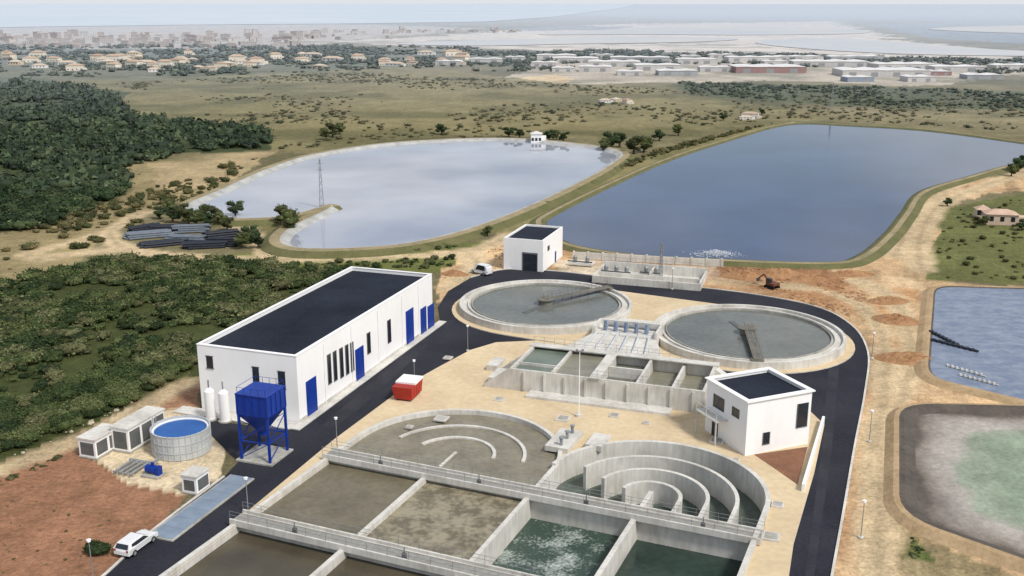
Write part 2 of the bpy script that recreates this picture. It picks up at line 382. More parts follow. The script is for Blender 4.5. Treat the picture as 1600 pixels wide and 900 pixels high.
berm(R4,[(-1.4,-.05),(.0,.6),(.6,.65),(1.2,.6),(2.2,-.1)],[bank_dark,earthm],[0,0,1,1])
P4=np.array(R4); lo,hi=P4.min(0),P4.max(0); sx=np.arange(lo[0]-1,hi[0]+1,.4); sy=np.arange(lo[1]-1,hi[1]+1,.4); gx,gy=np.meshgrid(sx,sy); fx_,fy_=gx.ravel(),gy.ravel()
ed=edist(fx_,fy_,R4)*np.where(pip(fx_,fy_,R4),1,-1)+(fbm(fx_,fy_,6,140,5)-.5)*5
c4=np.zeros((gx.size,3)); stops=[(-3,(80,72,66)),(1.2,(92,84,76)),(2.2,(130,122,112)),(3.6,(156,149,140)),(5.6,(162,156,147)),(6.6,(140,147,130)),(10,(132,146,124)),(17,(138,146,130))]
for k in range(3): c4[:,k]=np.interp(ed,[s[0] for s in stops],[lin(s[1],1.0)[k] for s in stops])
c4*= (1+(fbm(fx_,fy_,3,150)-.5)*.7)[:,None]
ny,nx=gx.shape; ii=np.arange(ny-1)[:,None]*nx+np.arange(nx-1)[None,:]; qq=np.stack([ii,ii+1,ii+nx+1,ii+nx],-1).reshape(-1,4)
ctr=np.stack([fx_,fy_],1)[qq].mean(1); keep=pip(ctr[:,0],ctr[:,1],offset(R4,-.3)); qq=qq[keep]
me=bpy.data.meshes.new('pond_sludge'); me.from_pydata(np.stack([fx_,fy_,np.full(gx.size,.04)],1).tolist(),[],qq.tolist())
a_=me.color_attributes.new('Col','FLOAT_COLOR','POINT'); a_.data.foreach_set('color',np.concatenate([c4,np.ones((len(c4),1))],1).astype(np.float32).ravel())
me.materials.append(attr_mat('pond_sludge',[.3,1.5],[.14,.2],rough=.7,bump=.3,bs=2,spec=.25)); o=bpy.data.objects.new('pond_sludge',me); COL.objects.link(o); o['kind']='structure'

# ---------------------------------------------------------------- paving
CR1=(-42.6,99.6,12.0); CR2=(-18.8,99.0,11.6)
UL,UR=-54.9,-7.0; UM=-30.4
def arcpts(c,r,a0,a1,n=30): return [(c[0]+r*math.cos(math.radians(a0+(a1-a0)*i/n)),c[1]+r*math.sin(math.radians(a0+(a1-a0)*i/n))) for i in range(n+1)]
hh=[(UL+.3,50),(UL+.3,CR1[1])]+arcpts(CR1,12.0,178,2)+arcpts(CR2,11.6,178,2)+[(UR-.2,CR2[1]),(UR-.2,50)]
holeW=[WB(*p) for p in hh]
bigh=[WB(-55.6,49),WB(-55.6,112.6),WB(-6.0,112.6),WB(-6.0,49)]
asp_out=GP([(60,985),(170,893),(240,828),(350,745),(372,722),(350,700),(318,668),(312,655),(450,672),(690,512),(684,480),(700,455),(735,434),(790,421),(870,424),(1000,440),(1150,456),(1270,478),(1330,508),(1356,550),(1352,610),(1335,700),(1318,800),(1300,900),(1285,990)])
asp_out=catmull(asp_out[:4],3,False)+asp_out[4:12]+catmull(asp_out[12:],5,False)
sheet('asphalt_road',[asp_out,bigh],.0,asphalt)
plat=[WB(-56.8,50)]+GP([(262,902),(380,806),(522,688),(600,630),(640,600),(690,572),(735,548),(775,536),(840,533),(1000,560),(1105,578),(1200,600),(1262,640),(1288,665),(1272,740),(1240,850),(1232,905)])+[WB(-3.6,50)]
pm=MB(); pm.poly([plat,holeW],.13); pm.skirt(plat[::-1],-.02,.13,1); o=pm.obj('basin_paving',[sandpave,conc_l]); o['kind']='structure'
CL=[(5.7,166.5),(36.4,150.6)]
def hull(c1,c2,R):
    d=math.atan2(c2[1]-c1[1],c2[0]-c1[0]); P=[]
    for k in range(25): a=d+math.pi/2+math.pi*k/24; P.append((c1[0]+R*math.cos(a),c1[1]+R*math.sin(a)))
    for k in range(25): a=d-math.pi/2+math.pi*k/24; P.append((c2[0]+R*math.cos(a),c2[1]+R*math.sin(a)))
    return P
H=hull(CL[0],CL[1],15.9); pm=MB(); pm.poly([H],.136); pm.skirt(H,-.02,.136,1); o=pm.obj('clarifier_paving',[sandpave,conc_l]); o['kind']='structure'
pm=MB(); pm.box(-.2+0,1.1,-2,44.5,0,.12); pm.box(-17,-.2,-2.2,-.1,0,.12); pm.obj('pavement',conc_l,loc=(*W(-63,102.5),0),rot=ROT,kind='structure')
kb=MB()
def kerb(P,w=.25,z=.13): kb.strip(P,w,0,z)
kerb(catmull(GP([(735,434),(790,421),(870,424),(1000,440),(1150,456),(1270,478),(1330,508),(1356,550),(1352,610),(1335,700),(1318,800),(1300,900),(1285,990)]),5,False))
kerb(catmull(GP([(60,985),(170,893),(240,828),(350,745)]),3,False))
kb.obj('kerb',conc_l,kind='structure')
apm=M('asphalt_patch',(44,44,51),(60,60,67),rough=.9,scale=.3,scale2=3,spec=.2)
sheet('asphalt_patch',[GP([(690,500),(712,500),(560,640),(520,668),(500,668)])],.004,apm)
sheet('asphalt_patch',[GP([(1296,560),(1312,560),(1300,700),(1272,900),(1258,900),(1284,700)])],.004,apm)

# ---------------------------------------------------------------- main building
BU,BV=-63.0,102.5; BL=41.5; BW=14.2; BH=8.7
bx,by=W(BU,BV)
B=thing('treatment_building','long white treatment building with dark flat roof and blue doors','building',bx,by,0,ROT)
t=.35
m=MB(); m.box(-BW,0,0,t,0,BH).box(-BW,0,BL-t,BL,0,BH).box(-BW,-BW+t,t,BL-t,0,BH).box(-t,0,t,BL-t,0,BH); m.obj('wall',white,B)
m=MB(); m.box(-BW+t,-t,t,BL-t,BH-.9,BH-.5); m.obj('roof',roofdark,B,label='near-black gravel flat roof')
m=MB()
for a,b,c,d in ((-BW-.06,.06,-.06,t+.06),(-BW-.06,.06,BL-t-.06,BL+.06)): m.box(a,b,c,d,BH+.002,BH+.09)
m.box(-BW-.06,-BW+t+.06,t+.06,BL-t-.06,BH+.002,BH+.09); m.box(-t-.06,.06,t+.06,BL-t-.06,BH+.002,BH+.09); m.obj('parapet_coping',white,B)
m=MB(); m.box(.001,.05,.0,BL,.13,.5); m.obj('plinth',conc_l,B)
def opening_on_facade(rect,kind,parent,u=BU,off=BV):
    v0,z1=onU(rect[0],rect[1],u); v1,_=onU(rect[2],rect[1],u); _,z0=onU((rect[0]+rect[2])/2,rect[3],u)
    y0,y1=v0-off,v1-off; y0,y1=min(y0,y1),max(y0,y1); z0=max(z0,.13)
    if kind=='door' or z0<.8 : z0=.13
    fr=MB(); e=.09
    fr.box(.0,.09,y0-e,y0,z0,z1).box(.0,.09,y1,y1+e,z0,z1).box(.0,.09,y0-e,y1+e,z1,z1+e)
    m=MB(); m.box(-.02,.06,y0,y1,z0,z1)
    if kind=='door':
        zz=z0+.4
        while zz<z1-.2: m.box(.06,.075,y0+.06,y1-.06,zz,zz+.12); zz+=.5
        d=m.obj('door',blue,parent); fr.obj('frame',blue,d)
    else:
        fr.box(.0,.12,y0-e,y1+e,z0-.08,z0); m.box(.06,.075,y0,y1,(z0+z1)/2-.03,(z0+z1)/2+.03)
        d=m.obj('window',glassd,parent); fr.obj('frame',greym,d)
for r in [(478,598,493,634),(555,548,567,586),(634,488,645,531),(657,484,665,517),(668,480,677,510)]: opening_on_facade(r,'door',B)
for r in [(511,556,515.5,600),(520,551,524.5,595),(530,546,534.5,590),(539,541,543,585),(547,537,551,580),(573,522,577.5,552),(605,502,609.5,535)]: opening_on_facade(r,'window',B)
for r in [(394,573,404,603),(434,580,445,606),(322,556,332,574)]:
    u0,z1=onV(r[0],r[1],BV);u1,_=onV(r[2],r[1],BV);_,z0=onV(r[0],r[3],BV)
    m=MB(); m.box(u0-BU,u1-BU,-.035,.02,z0,z1); d=m.obj('window',glassd,B); fr=MB(); fr.box(u0-BU-.08,u1-BU+.08,-.1,0,z0-.1,z0).box(u0-BU-.08,u1-BU+.08,-.07,0,z1,z1+.08); fr.obj('frame',greym,d)
for y in (6.5,14,22,30,36):
    m=MB(); m.hcyl((.1,y,.2),(.1,y,BH-.4),.05,8); m.obj('downpipe',white,B)
for k,px in enumerate((330,352)):
    x,y=G(px,655+k*3)
    o=thing('vertical_tank','slim white vertical tank beside the building gable','tank',x,y,0,ROT,group='slim white tanks at the gable')
    m=MB(); m.cyl(0,0,.15,3.8,.62,.62,24).cyl(0,0,3.8,4.2,.62,.2,24); m.obj('shell',white,o)
    m=MB(); m.cyl(0,0,0,.15,.85,.85,24); m.obj('base',conc,o); m=MB(); m.hcyl((0,0,4.2),(0,0,5.2),.1); m.obj('pipe',metal,o)

# ---------------------------------------------------------------- upper building
def simple_building(name,label,corner_px,w,l,h,rot):
    x,y=G(*corner_px); T=thing(name,label,'building',x,y,0,rot)
    t=.3; m=MB(); m.box(-w,0,0,t,0,h).box(-w,0,l-t,l,0,h).box(-w,-w+t,t,l-t,0,h).box(-t,0,t,l-t,0,h); m.obj('wall',white,T)
    m=MB(); m.box(-w+t,-t,t,l-t,h-.6,h-.35); m.obj('roof',roofdark,T); return T
T=simple_building('pump_house','white pump house with dark flat roof and open garage door',(848,425),8.0,13.5,6.2,ROT)
m=MB(); m.box(-4.0,-1.2,-.03,.02,0,3.4); d=m.obj('door',black,T,label='dark panel painted for the shade in an open garage doorway'); m=MB(); m.box(-4.15,-4,-.09,0,0,3.5).box(-1.2,-1.05,-.09,0,0,3.5).box(-4.15,-1.05,-.09,0,3.5,3.65); m.obj('frame',greym,d)  # flat black panel stands in for the shade inside the opening
m=MB(); m.box(0-.02,.03,8,9,0,2.2); m.obj('door',blue,T); m=MB(); m.box(-.02,.03,3,4.4,3.4,4.4); m.obj('window',glassd,T)

# ---------------------------------------------------------------- control building
cx,cy=26.6,107.6; crot=math.radians(23)
T=thing('control_building','two-storey white control building with dark flat roof','building',cx,cy,0,crot)
w=8.9;l=8.2;h=6.7;t=.3
m=MB(); m.box(0,w,0,t,0,h).box(0,w,l-t,l,0,h).box(0,t,t,l-t,0,h).box(w-t,w,t,l-t,0,h); m.obj('wall',white,T)
m=MB(); m.box(t,w-t,t,l-t,h-.6,h-.3); m.obj('roof',roofdark,T)
m=MB(); e=.25; m.box(-e,w+e,-e,t+.1,h+.003,h+.16).box(-e,w+e,l-t-.1,l+e,h+.003,h+.16).box(-e,t+.1,t+.1,l-t-.1,h+.003,h+.16).box(w-t-.1,w+e,t+.1,l-t-.1,h+.003,h+.16); m.obj('parapet_coping',white,T)
for y0,y1,z0,z1 in ((4.6,6.6,3.9,5.4),(1.6,2.8,4.2,5.2),(5.6,6.6,0.2,2.4)):
    m=MB(); m.box(-.04,.02,y0,y1,z0,z1); d=m.obj('window' if z0>1 else 'door',glassd,T); m=MB(); m.box(-.09,0,y0-.1,y1+.1,z0-.1,z0).box(-.07,0,y0-.1,y0,z0,z1).box(-.07,0,y1,y1+.1,z0,z1).box(-.05,-.04,(y0+y1)/2-.04,(y0+y1)/2+.04,z0,z1); m.obj('frame',greym,d)
for x0,x1,z0,z1 in ((7.0,8.4,2.5,5.4),(2.4,3.2,1.2,2.6)):
    m=MB(); m.box(x0,x1,-.04,.02,z0,z1); d=m.obj('window',glassd,T); m=MB(); m.box(x0-.1,x1+.1,-.09,0,z0-.1,z0).box(x0-.1,x0,-.07,0,z0,z1).box(x1,x1+.1,-.07,0,z0,z1); m.obj('frame',greym,d)
m=MB(); m.box(-1.6,-.01,3.6,8,3.0,3.15)
for y in (3.7,5.8,7.9): m.beam((-1.55,y,3.15),(-1.55,y,4.1),.06)
m.beam((-1.55,3.6,4.1),(-1.55,8,4.1),.06); m.beam((-1.5,3.8,0),(-1.5,3.8,3),.15); m.beam((-1.5,7.8,0),(-1.5,7.8,3),.15); m.obj('balcony',conc_l,T)
sheet('soil_patch',[GP([(1178,710),(1262,698),(1246,757),(1215,735)],.15)],.15,reddirt)
p=GP([(1286,662),(1254,770)]); m=MB(); m.strip(p,.3,0,1.0); m.obj('low_wall',white,label='low white boundary wall beside the road',category='wall')

# ---------------------------------------------------------------- biological basins
O=(-30.0,80.0); ox,oy=WB(*O)
BS=thing('treatment_basin','large concrete treatment basin with round ends and cross walkways','water treatment basin',ox,oy,0,ROTB)
def Lc(p): return (p[0]-O[0],p[1]-O[1])
def LL(ps): return [Lc(p) for p in ps]
zt=.45; zb=-6; V1,V2=93.0,76.6
m=MB(); m.strip(LL([(UL,50),(UL,70),(UL,90),(UL,CR1[1])]+arcpts(CR1,12.25,176,4)),.5,zb,zt)
m.strip(LL(arcpts(CR2,11.8,174,4)+[(UR,97),(UR,90),(UR,70),(UR,50)]),.5,zb,zt+.3); m.box(UM-.25-O[0],UM+.25-O[0],-30,20.5,zb,zt-.003)
m.obj('outer_wall',conc_l,BS)
for uu in (-42.5,-18.9):
    m=MB(); m.box(uu-.25-O[0],uu+.25-O[0],-30,V1-80-.2,zb,.4); m.obj('dividing_wall',conc_l,BS)
wg=M('walkway_grating',(160,158,152),(136,134,128),scale=2)
def walkway(v,u0,u1,wd,z):
    w=MB(); a=v-O[1]; x0,x1=u0-O[0],u1-O[0]; w.box(x0,x1,a-wd/2,a+wd/2,z-.35,z); w.box(x0,x1,a-wd/2,a-wd/2+.2,z+.002,z+.32); w.box(x0,x1,a+wd/2-.2,a+wd/2,z+.002,z+.32)
    w.box(x0,x1,a-.5,a-.2,zb,z-.352); d=w.obj('walkway',conc_l,BS)
    n=int((u1-u0)/2.2)
    for s in (-1,1):
        r=MB(); yy=a+s*(wd/2-.1)
        for i in range(n+1): r.beam((x0+i*(u1-u0)/n,yy,z+.3),(x0+i*(u1-u0)/n,yy,z+1.15),.035)
        for zz in (.75,1.15): r.beam((x0,yy,z+zz),(x1,yy,z+zz),.03)
        r.obj('railing',metal,d)
    f=MB(); f.box(x0+.1,x1-.1,a-wd/2+.35,a+wd/2-.35,z+.003,z+.03); f.obj('walkway_grating',wg,d)
walkway(V1,-55.4,-6.4,2.1,.6); walkway(V2,-55.4,-6.4,2.3,.6)
for r in (8.2,4.7):
    m=MB(); m.ring(CR1[0]-O[0],CR1[1]-O[1],r-.2,r+.2,-3,.05,8,168,48); m.obj('guide_wall',conc_l,BS,label='thin curved guide wall just above brown water')
m=MB(); m.box(CR1[0]-O[0]-.15,CR1[0]-O[0]+.15,CR1[1]-O[1]-3.6,CR1[1]-O[1]+.6,-3,.0); m.obj('guide_wall',conc_l,BS)
for r,a0,zz in ((8.9,160,.6),(5.9,166,.45),(3.1,172,.3)):
    m=MB(); m.strip(LL(arcpts((CR2[0],98.0),r,a0,0,36)+[(CR2[0]+r,96.6),(CR2[0]+r,94.1)]),.42,zb,zz); m.obj('guide_wall',conc_l,BS,label='tall pale concentric curved guide wall')
m=MB(); m.box(-18.9-O[0]-.25,-18.9-O[0]+.25,V1-80+1.06,18.6,zb,.4); m.obj('dividing_wall',conc_l,BS)
jx,jy=Lc((-30.6,106.6))
m=MB(); m.box(jx-2.6,jx+.2,jy-2.3,jy+3.2,.13,.75); m.obj('gate_chamber',conc_l,BS)
m=MB(); m.box(jx+1.6,jx+3.6,jy-.2,jy+3.4,.13,.8); m.obj('gate_chamber',conc_l,BS)
for yy in (-1.5,.5,2.3):
    m=MB(); m.box(jx-1,jx-.7,jy+yy-.15,jy+yy+.15,.75,1.6); m.cyl(jx-.85,jy+yy,1.6,1.75,.28,.28,12); m.obj('sluice_gate',metal,BS)
for uu in (-48,-36,-24,-12):
    for vv in (V1,V2):
        m=MB(); a=Lc((uu,vv-.7)); m.box(a[0]-.2,a[0]+.2,a[1]-.15,a[1]+.15,.6,1.3); m.hcyl((a[0],a[1],1.3),(a[0],a[1],1.9),.05); m.obj('mixer_hoist',greym,BS)
brown=water_mat('brown_basin_water',(126,118,98),(102,95,77),rough=.22,scale=.25,scale2=1.5,ripple=.35,rscale=1.5)
brown2=water_mat('foamy_basin_water',(156,147,124),(110,102,84),rough=.35,scale=.5,scale2=1.8,ripple=.6,rscale=2.2,contrast=(.42,.58))
brown3=water_mat('dark_brown_basin_water',(92,85,70),(74,68,55),rough=.18,scale=.2,ripple=.3,rscale=1.5)
green=water_mat('green_basin_water',(56,72,64),(40,54,48),rough=.08,scale=.15,scale2=1.2,ripple=.45,rscale=1.3)
foam=water_mat('frothing_water',(60,78,68),(190,198,190),rough=.3,scale=.32,scale2=4.0,ripple=.7,rscale=2,contrast=(.50,.68))
gbw=water_mat('grey_brown_basin_water',(146,139,120),(118,111,94),rough=.3,scale=.3,scale2=1.5,ripple=.4,rscale=2)
def wsheet(u0,u1,v0,v1,z,mat): sheet('basin_water',[[WB(u0,v0),WB(u1,v0),WB(u1,v1),WB(u0,v1)]],z,mat)
wsheet(-54.7,-42.75,V2-.35,V1-.35,-.25,brown); wsheet(-42.25,-30.65,V2-.35,V1-.35,-.2,brown2)
wsheet(-54.7,-42.75,50,V2-.36,-.55,brown3); wsheet(-42.25,-30.65,50,V2-.36,-.55,brown3)
wsheet(-30.15,-19.15,50,V1-.35,-2.1,foam); wsheet(-18.65,-7.2,50,V1-.35,-2.1,green)
sheet('basin_water',[[WB(*p) for p in [(-54.7,V1-.34)]+arcpts(CR1,12.1,180,0)+[(-30.6,V1-.34)]]],-.15,gbw)
sheet('basin_water',[[WB(*p) for p in [(-30.2,V1-.34)]+arcpts(CR2,11.6,180,0)+[(-7.2,V1-.34)]]],-2.2,water_mat('grey_green_water',(98,108,98),(70,82,74),rough=.12,scale=.3,scale2=1.5,ripple=.5,rscale=1.5))

# ---------------------------------------------------------------- equalisation tanks
tx,ty=W(-42.2,121.4)
T=thing('settling_tank','raised pale concrete tank with several open compartments','water treatment tank',tx,ty,.13,ROT)
m=MB(); wz=3.0; Lx=26; Ly=11.0; t=.4
m.box(0,Lx,0,t,0,wz).box(0,Lx,Ly-t,Ly,0,wz).box(0,t,t,Ly-t,0,wz).box(Lx-t,Lx,t,Ly-t,0,wz); m.obj('outer_wall',conc_l,T)
for x,z_ in ((5.6,wz-.05),(11.2,wz-.05),(11.9,wz+.0),(17.0,wz-.05),(21.5,wz-.4)):
    m=MB(); m.box(x,x+.35,t,Ly-t,0,z_); m.obj('dividing_wall',conc_l,T)
m=MB(); m.box(12.28,16.99,5.2,5.55,0,wz-.06); m.obj('dividing_wall',conc_l,T)
m=MB(); m.box(t,5.59,3.0,3.3,0,wz-.07); m.obj('dividing_wall',conc_l,T)
m=MB(); m.box(-.3,Lx+.3,Ly-1.4,Ly+.1,wz+.003,wz+.15); m.obj('walkway',conc_l,T)
m=MB(); m.box(11.0,12.4,-.2,Ly-1.41,wz+.003,wz+.15); m.obj('walkway',conc_l,T)
for yy,zz0,nn in ((.2,wz,18),(Ly-.1,wz+.1,18)):
    m=MB()
    for k in range(nn): m.beam((k*1.5,yy,zz0),(k*1.5,yy,zz0+1.0),.035)
    for zz in (.5,1.0): m.beam((0,yy,zz0+zz),(Lx,yy,zz0+zz),.03)
    m.obj('railing',metal,T)
def wedge(name,x0,x1,y0,y1,z0,z1):
    m=MB(); m.add([(x0,y0,0),(x1,y0,0),(x1,y1,0),(x0,y1,0),(x0,y0,z0),(x1,y0,z1),(x1,y1,z1),(x0,y1,z0)],[(0,3,2,1),(4,5,6,7),(0,1,5,4),(1,2,6,5),(2,3,7,6),(3,0,4,7)]); m.obj(name,conc_l,T)
wedge('wing_wall',-3.6,-.01,0,.4,.4,wz); wedge('wing_wall',-3.6,-.01,5.6,6.0,.4,wz); wedge('wing_wall',Lx+.01,Lx+3.5,6,6.4,wz,.6); wedge('stair_ramp',Lx+.01,Lx+4.5,8.6,10,wz,.1)
m=MB(); m.strip([(Lx+.3+3.6*math.sin(a),2.0+3.4-3.4*math.cos(a)) for a in np.linspace(0,1.5,12)],.3,0,1.6); m.obj('curved_wall',conc_l,T)
for a in ((-3.4,-.4,1,5.0,0,1.0),(-5.5,-3.9,6.0,9.6,0,.8),(Lx+.01,Lx+1.6,1.5,5,0,1.2)):
    m=MB(); m.box(*a); m.obj('side_chamber',conc_l,T)
m=MB(); m.box(3,22,-2.2,-.01,0,.35); m.obj('footing',conc_l,T)
for i in range(9):
    m=MB(); m.box(2+i*2.8,2.25+i*2.8,-.25,-.005,.36,wz-.2); m.obj('buttress',conc_l,T)
for (a,b,z,mm) in ((t,5.6,2.6,water_mat('green_grey_tank_water',(118,128,114),(98,110,98),rough=.2,scale=.3)),(5.95,11.2,2.5,water_mat('grey_tank_water',(144,140,122),(124,120,104),rough=.3,scale=.3)),(12.25,17.0,1.5,water_mat('murky_tank_water',(108,108,96),(88,88,78),rough=.2,scale=.3)),(17.35,Lx-t,1.1,MATS['grey_tank_water'])):
    sheet('tank_water',[[W(-42.2+a,121.4+t),W(-42.2+b,121.4+t),W(-42.2+b,121.4+Ly-t),W(-42.2+a,121.4+Ly-t)]],z+.13,mm)
MHP=[(770,600),(780,625),(690,655),(1010,662),(960,650),(1120,690),(1150,720),(1215,790),(1205,840),(640,668),(700,560),(880,655)]
for k,pp in enumerate(MHP):
    x,y=G(*pp,.13); T_=thing('inspection_chamber','small square concrete inspection chamber on sandy paving','inspection chamber',x,y,.13,ROT,group='inspection chambers on the paving')
    s=.4+.2*(k%3); m=MB(); m.box(-s,s,-s,s,0,.2); m.obj('body',conc_l,T_); m=MB(); m.box(-s*.75,s*.75,-s*.75,s*.75,.202,.24); m.obj('cover',conc,T_)

# ---------------------------------------------------------------- clarifiers
clw=water_mat('clarifier_water',(118,120,112),(94,97,90),rough=.14,scale=.15,scale2=1.1,ripple=.15)
for k,(c,ang) in enumerate(zip(CL,(36,-97))):
    T=thing('clarifier_tank',['round concrete clarifier with dark scraper bridge over grey water','round concrete clarifier with scraper bridge reaching the near rim'][k],'clarifier',c[0],c[1],.13,math.radians(ang),group='round clarifiers')
    m=MB(); m.ring(0,0,14.1,14.6,0,1.15,n=96); m.ring(0,0,12.9,13.2,0,1.0,n=96); m.ring(0,0,13.2,14.1,0,.7,n=96); m.obj('wall',conc_l,T)
    m=MB(); m.ring(0,0,12.4,12.5,.6,1.02,n=96); m.ring(0,0,12.5,12.9,.6,.75,n=96); m.obj('weir',conc,T)
    m=MB(); m.cyl(0,0,0,1.6,1.2,1.2,32); m.cyl(0,0,1.6,1.7,1.5,1.5,32); m.obj('center_column',conc_d,T)
    br=MB(); br.box(0,14.3,-.6,.6,1.45,1.6); br.box(13.6,14.4,-.9,.9,1.2,1.45)
    for s in (-1,1):
        for i in range(9):
            br.beam((i*1.78,s*.58,1.6),(i*1.78,s*.58,2.5),.045)
        for zz in (2.05,2.5): br.beam((0,s*.58,zz),(14.2,s*.58,zz),.035)
    b_=br.obj('bridge',conc_d,T)
    s=MB(); 
    for i in range(6): s.beam((1.8+i*1.9,0,1.45),(1.8+i*1.9,.0,.4),.08)
    s.beam((1,-.6,.69),(12.2,.9,.69),.7,0,.12); s.beam((1.5,.3,.72),(-6,-2,.72),.9,0,.1)
    s.obj('scraper',greym,b_)
    sheet('clarifier_water',[[(c[0]+12.95*math.cos(math.radians(a)),c[1]+12.95*math.sin(math.radians(a))) for a in range(0,360,4)]],.83,clw)
px0,py0=W(-37.8,138.6)
T=thing('pumping_station','pale concrete pumping station with a row of pumps and sloping apron','pumping station',px0,py0,.0,ROT)
m=MB(); m.add([(-3,-.8,0.0),(13.5,-.8,0.0),(11,5.5,0),(1,5.5,0),(-3,-.8,.18),(13.5,-.8,.18),(11,5.5,1.6),(1,5.5,1.6)],[(0,3,2,1),(4,5,6,7),(0,1,5,4),(1,2,6,5),(2,3,7,6),(3,0,4,7)]); m.obj('apron',conc_l,T)
for i in range(6):
    m=MB(); x=1.8+i*1.6; m.hcyl((x,5.6,1.9),(x-.2+(i-3)*.3,.2,.55),.17,10); m.obj('discharge_pipe',M('pale_pipe',(206,210,214),(180,184,188),rough=.5),T)
m=MB(); m.box(1,11,5.51,10.5,0,1.7); m.box(1,1.4,5.51,10.5,1.7,2.6).box(10.6,11,5.51,10.5,1.7,2.6).box(1.41,10.59,10.1,10.5,1.7,2.6); m.box(3,9,10.51,16,0,1.2); m.obj('chamber',conc_l,T)
for i in range(5):
    m=MB(); x=2.6+i*1.6; m.cyl(x,7.6,1.7,2.3,.32,.32,14).cyl(x,7.6,2.3,3.1,.24,.24,14).hcyl((x,7.6,2.0),(x,9.6,2.0),.16).cyl(x,7.6,3.1,3.2,.3,.3,14); m.obj('pump',M('pump_blue_grey',(134,150,174),(104,120,146),rough=.4),T)
m=MB()
for i in range(8): m.beam((1.2+i*1.37,5.6,1.7),(1.2+i*1.37,5.6,2.7),.04)
m.beam((1.2,5.6,2.7),(10.8,5.6,2.7),.035); m.beam((1.2,5.6,2.2),(10.8,5.6,2.2),.035); m.obj('railing',metal,T)
m=MB(); m.hcyl((2,9.6,2.0),(10.2,9.6,2.0),.22); m.obj('pipe',metal,T)

# ---------------------------------------------------------------- hopper
x,y=G(414,712); T=thing('silo_hopper','blue steel hopper silo on four legs over a concrete pad','silo',x,y,.0,ROT); T.scale=(.9,.9,.93)
m=MB(); m.box(-2.6,2.6,-2.6,2.6,0,.2); m.obj('pad',conc,T)
m=MB(); hw=2.15; m.box(-hw,hw,-hw,hw,6.0,8.6)
for i in range(5):
    xx=-hw+i*hw/2; m.box(xx-.06,xx+.06,-hw-.09,-hw,6,8.6).box(xx-.06,xx+.06,hw,hw+.09,6,8.6).box(-hw-.09,-hw,xx-.06,xx+.06,6,8.6).box(hw,hw+.09,xx-.06,xx+.06,6,8.6)
m.box(-hw-.12,hw+.12,-hw-.12,hw+.12,8.6,8.72); m.obj('bin',blue,T)
m=MB(); m.add([(-hw,-hw,5.99),(hw,-hw,5.99),(hw,hw,5.99),(-hw,hw,5.99),(-.3,-.3,3.2),(.3,-.3,3.2),(.3,.3,3.2),(-.3,.3,3.2)],[(0,1,2,3),(7,6,5,4),(0,4,5,1),(1,5,6,2),(2,6,7,3),(3,7,4,0)]); m.box(-.35,.35,-.35,.35,2.8,3.2); m.obj('cone',blue,T)
for a in (-1,1):
    for b in (-1,1): m=MB(); m.box(a*2.05-.14,a*2.05+.14,b*2.05-.14,b*2.05+.14,.2,5.98); m.obj('leg',blue,T)
m=MB()
for a in (-1,1):
    m.beam((a*2.05,-2,2.6),(a*2.05,2,2.6),.13).beam((-2,a*2.05,2.6),(2,a*2.05,2.6),.13).beam((a*2.05,-2,.4),(a*2.05,2,2.6),.09).beam((-2,a*2.05,.4),(2,a*2.05,2.6),.09).beam((a*2.05,-2,2.6),(a*2.05,2,5.2),.09).beam((a*2.05,2,2.6),(a*2.05,-2,5.2),.09).beam((-2,a*2.05,2.6),(2,a*2.05,5.2),.09)
m.obj('brace',blue,T)
m=MB(); 
for s in (-1,1):
    for i in range(5): m.beam((-2+i,s*2.1,8.72),(-2+i,s*2.1,9.5),.04)
    m.beam((-2.1,s*2.1,9.5),(2.1,s*2.1,9.5),.04); m.beam((s*2.1,-2.1,9.5),(s*2.1,2.1,9.5),.04)
m.obj('railing',blue,T)

# ---------------------------------------------------------------- round tank
x,y=G(285,702); T=thing('round_water_tank','round pale grey corrugated tank with bright blue cover','tank',x,y,0,ROT)
m=MB(); R=3.3
m.ring(0,0,R-.12,R,0,2.9,n=64)
for i in range(32):
    a=2*math.pi*i/32; m.box(R*math.cos(a)-.05,R*math.cos(a)+.05,R*math.sin(a)-.05,R*math.sin(a)+.05,0,2.9)
for z in (0.9,1.9,2.9): m.ring(0,0,R,R+.07,z-.07,z,n=64)
m.obj('shell',M('galvanised_tank',(204,207,207),(178,182,182),rough=.5,metal=.1),T)
m=MB(); m.cyl(0,0,2.4,2.5,R-.13,R-.13,64); m.ring(0,0,R-.35,R-.13,2.5,2.62,n=64,mi=1); m.obj('cover',[bluew,white],T)
m=MB(); m.beam((-R-.25,-.3,0),(-R-.25,-.3,3.6),.06).beam((-R-.25,.3,0),(-R-.25,.3,3.6),.06)
for i in range(10): m.beam((-R-.25,-.3,.3+i*.33),(-R-.25,.3,.3+i*.33),.05)
m.obj('ladder',metal,T)
def cabin(px,py,w,l,h,label,door=3):
    x,y=G(px,py); T=thing('equipment_cabin',label,'cabin',x,y,0,ROT)
    m=MB(); m.box(-w/2,w/2,0,l,.15,h); m.obj('body',white,T,bevel=.04)
    m=MB(); m.box(-w/2-.12,w/2+.12,-.12,l+.12,h+.002,h+.14); m.obj('roof',conc_l,T)
    m=MB(); m.box(-w/2-.1,w/2+.1,-.1,l+.1,0,.148); m.obj('base',conc,T)
    for i in range(door):
        m=MB(); s=l/door; m.box(w/2,w/2+.03,i*s+.2,(i+1)*s-.2,.4,h-.35); m.obj('louvre_door',greym,T)
    m=MB(); m.box(-w/2+.3,w/2-.3,-.03,0,.4,h-.4); m.obj('louvre_door',greym,T)
    return T
cabin(190,706,2.4,6.5,2.9,'white equipment cabin with dark louvre doors'); cabin(138,716,2.4,4.2,2.3,'small white equipment cabin with dark louvres',2)
cabin(297,772,1.9,2.2,2.0,'small white kiosk beside the weighbridge',1)
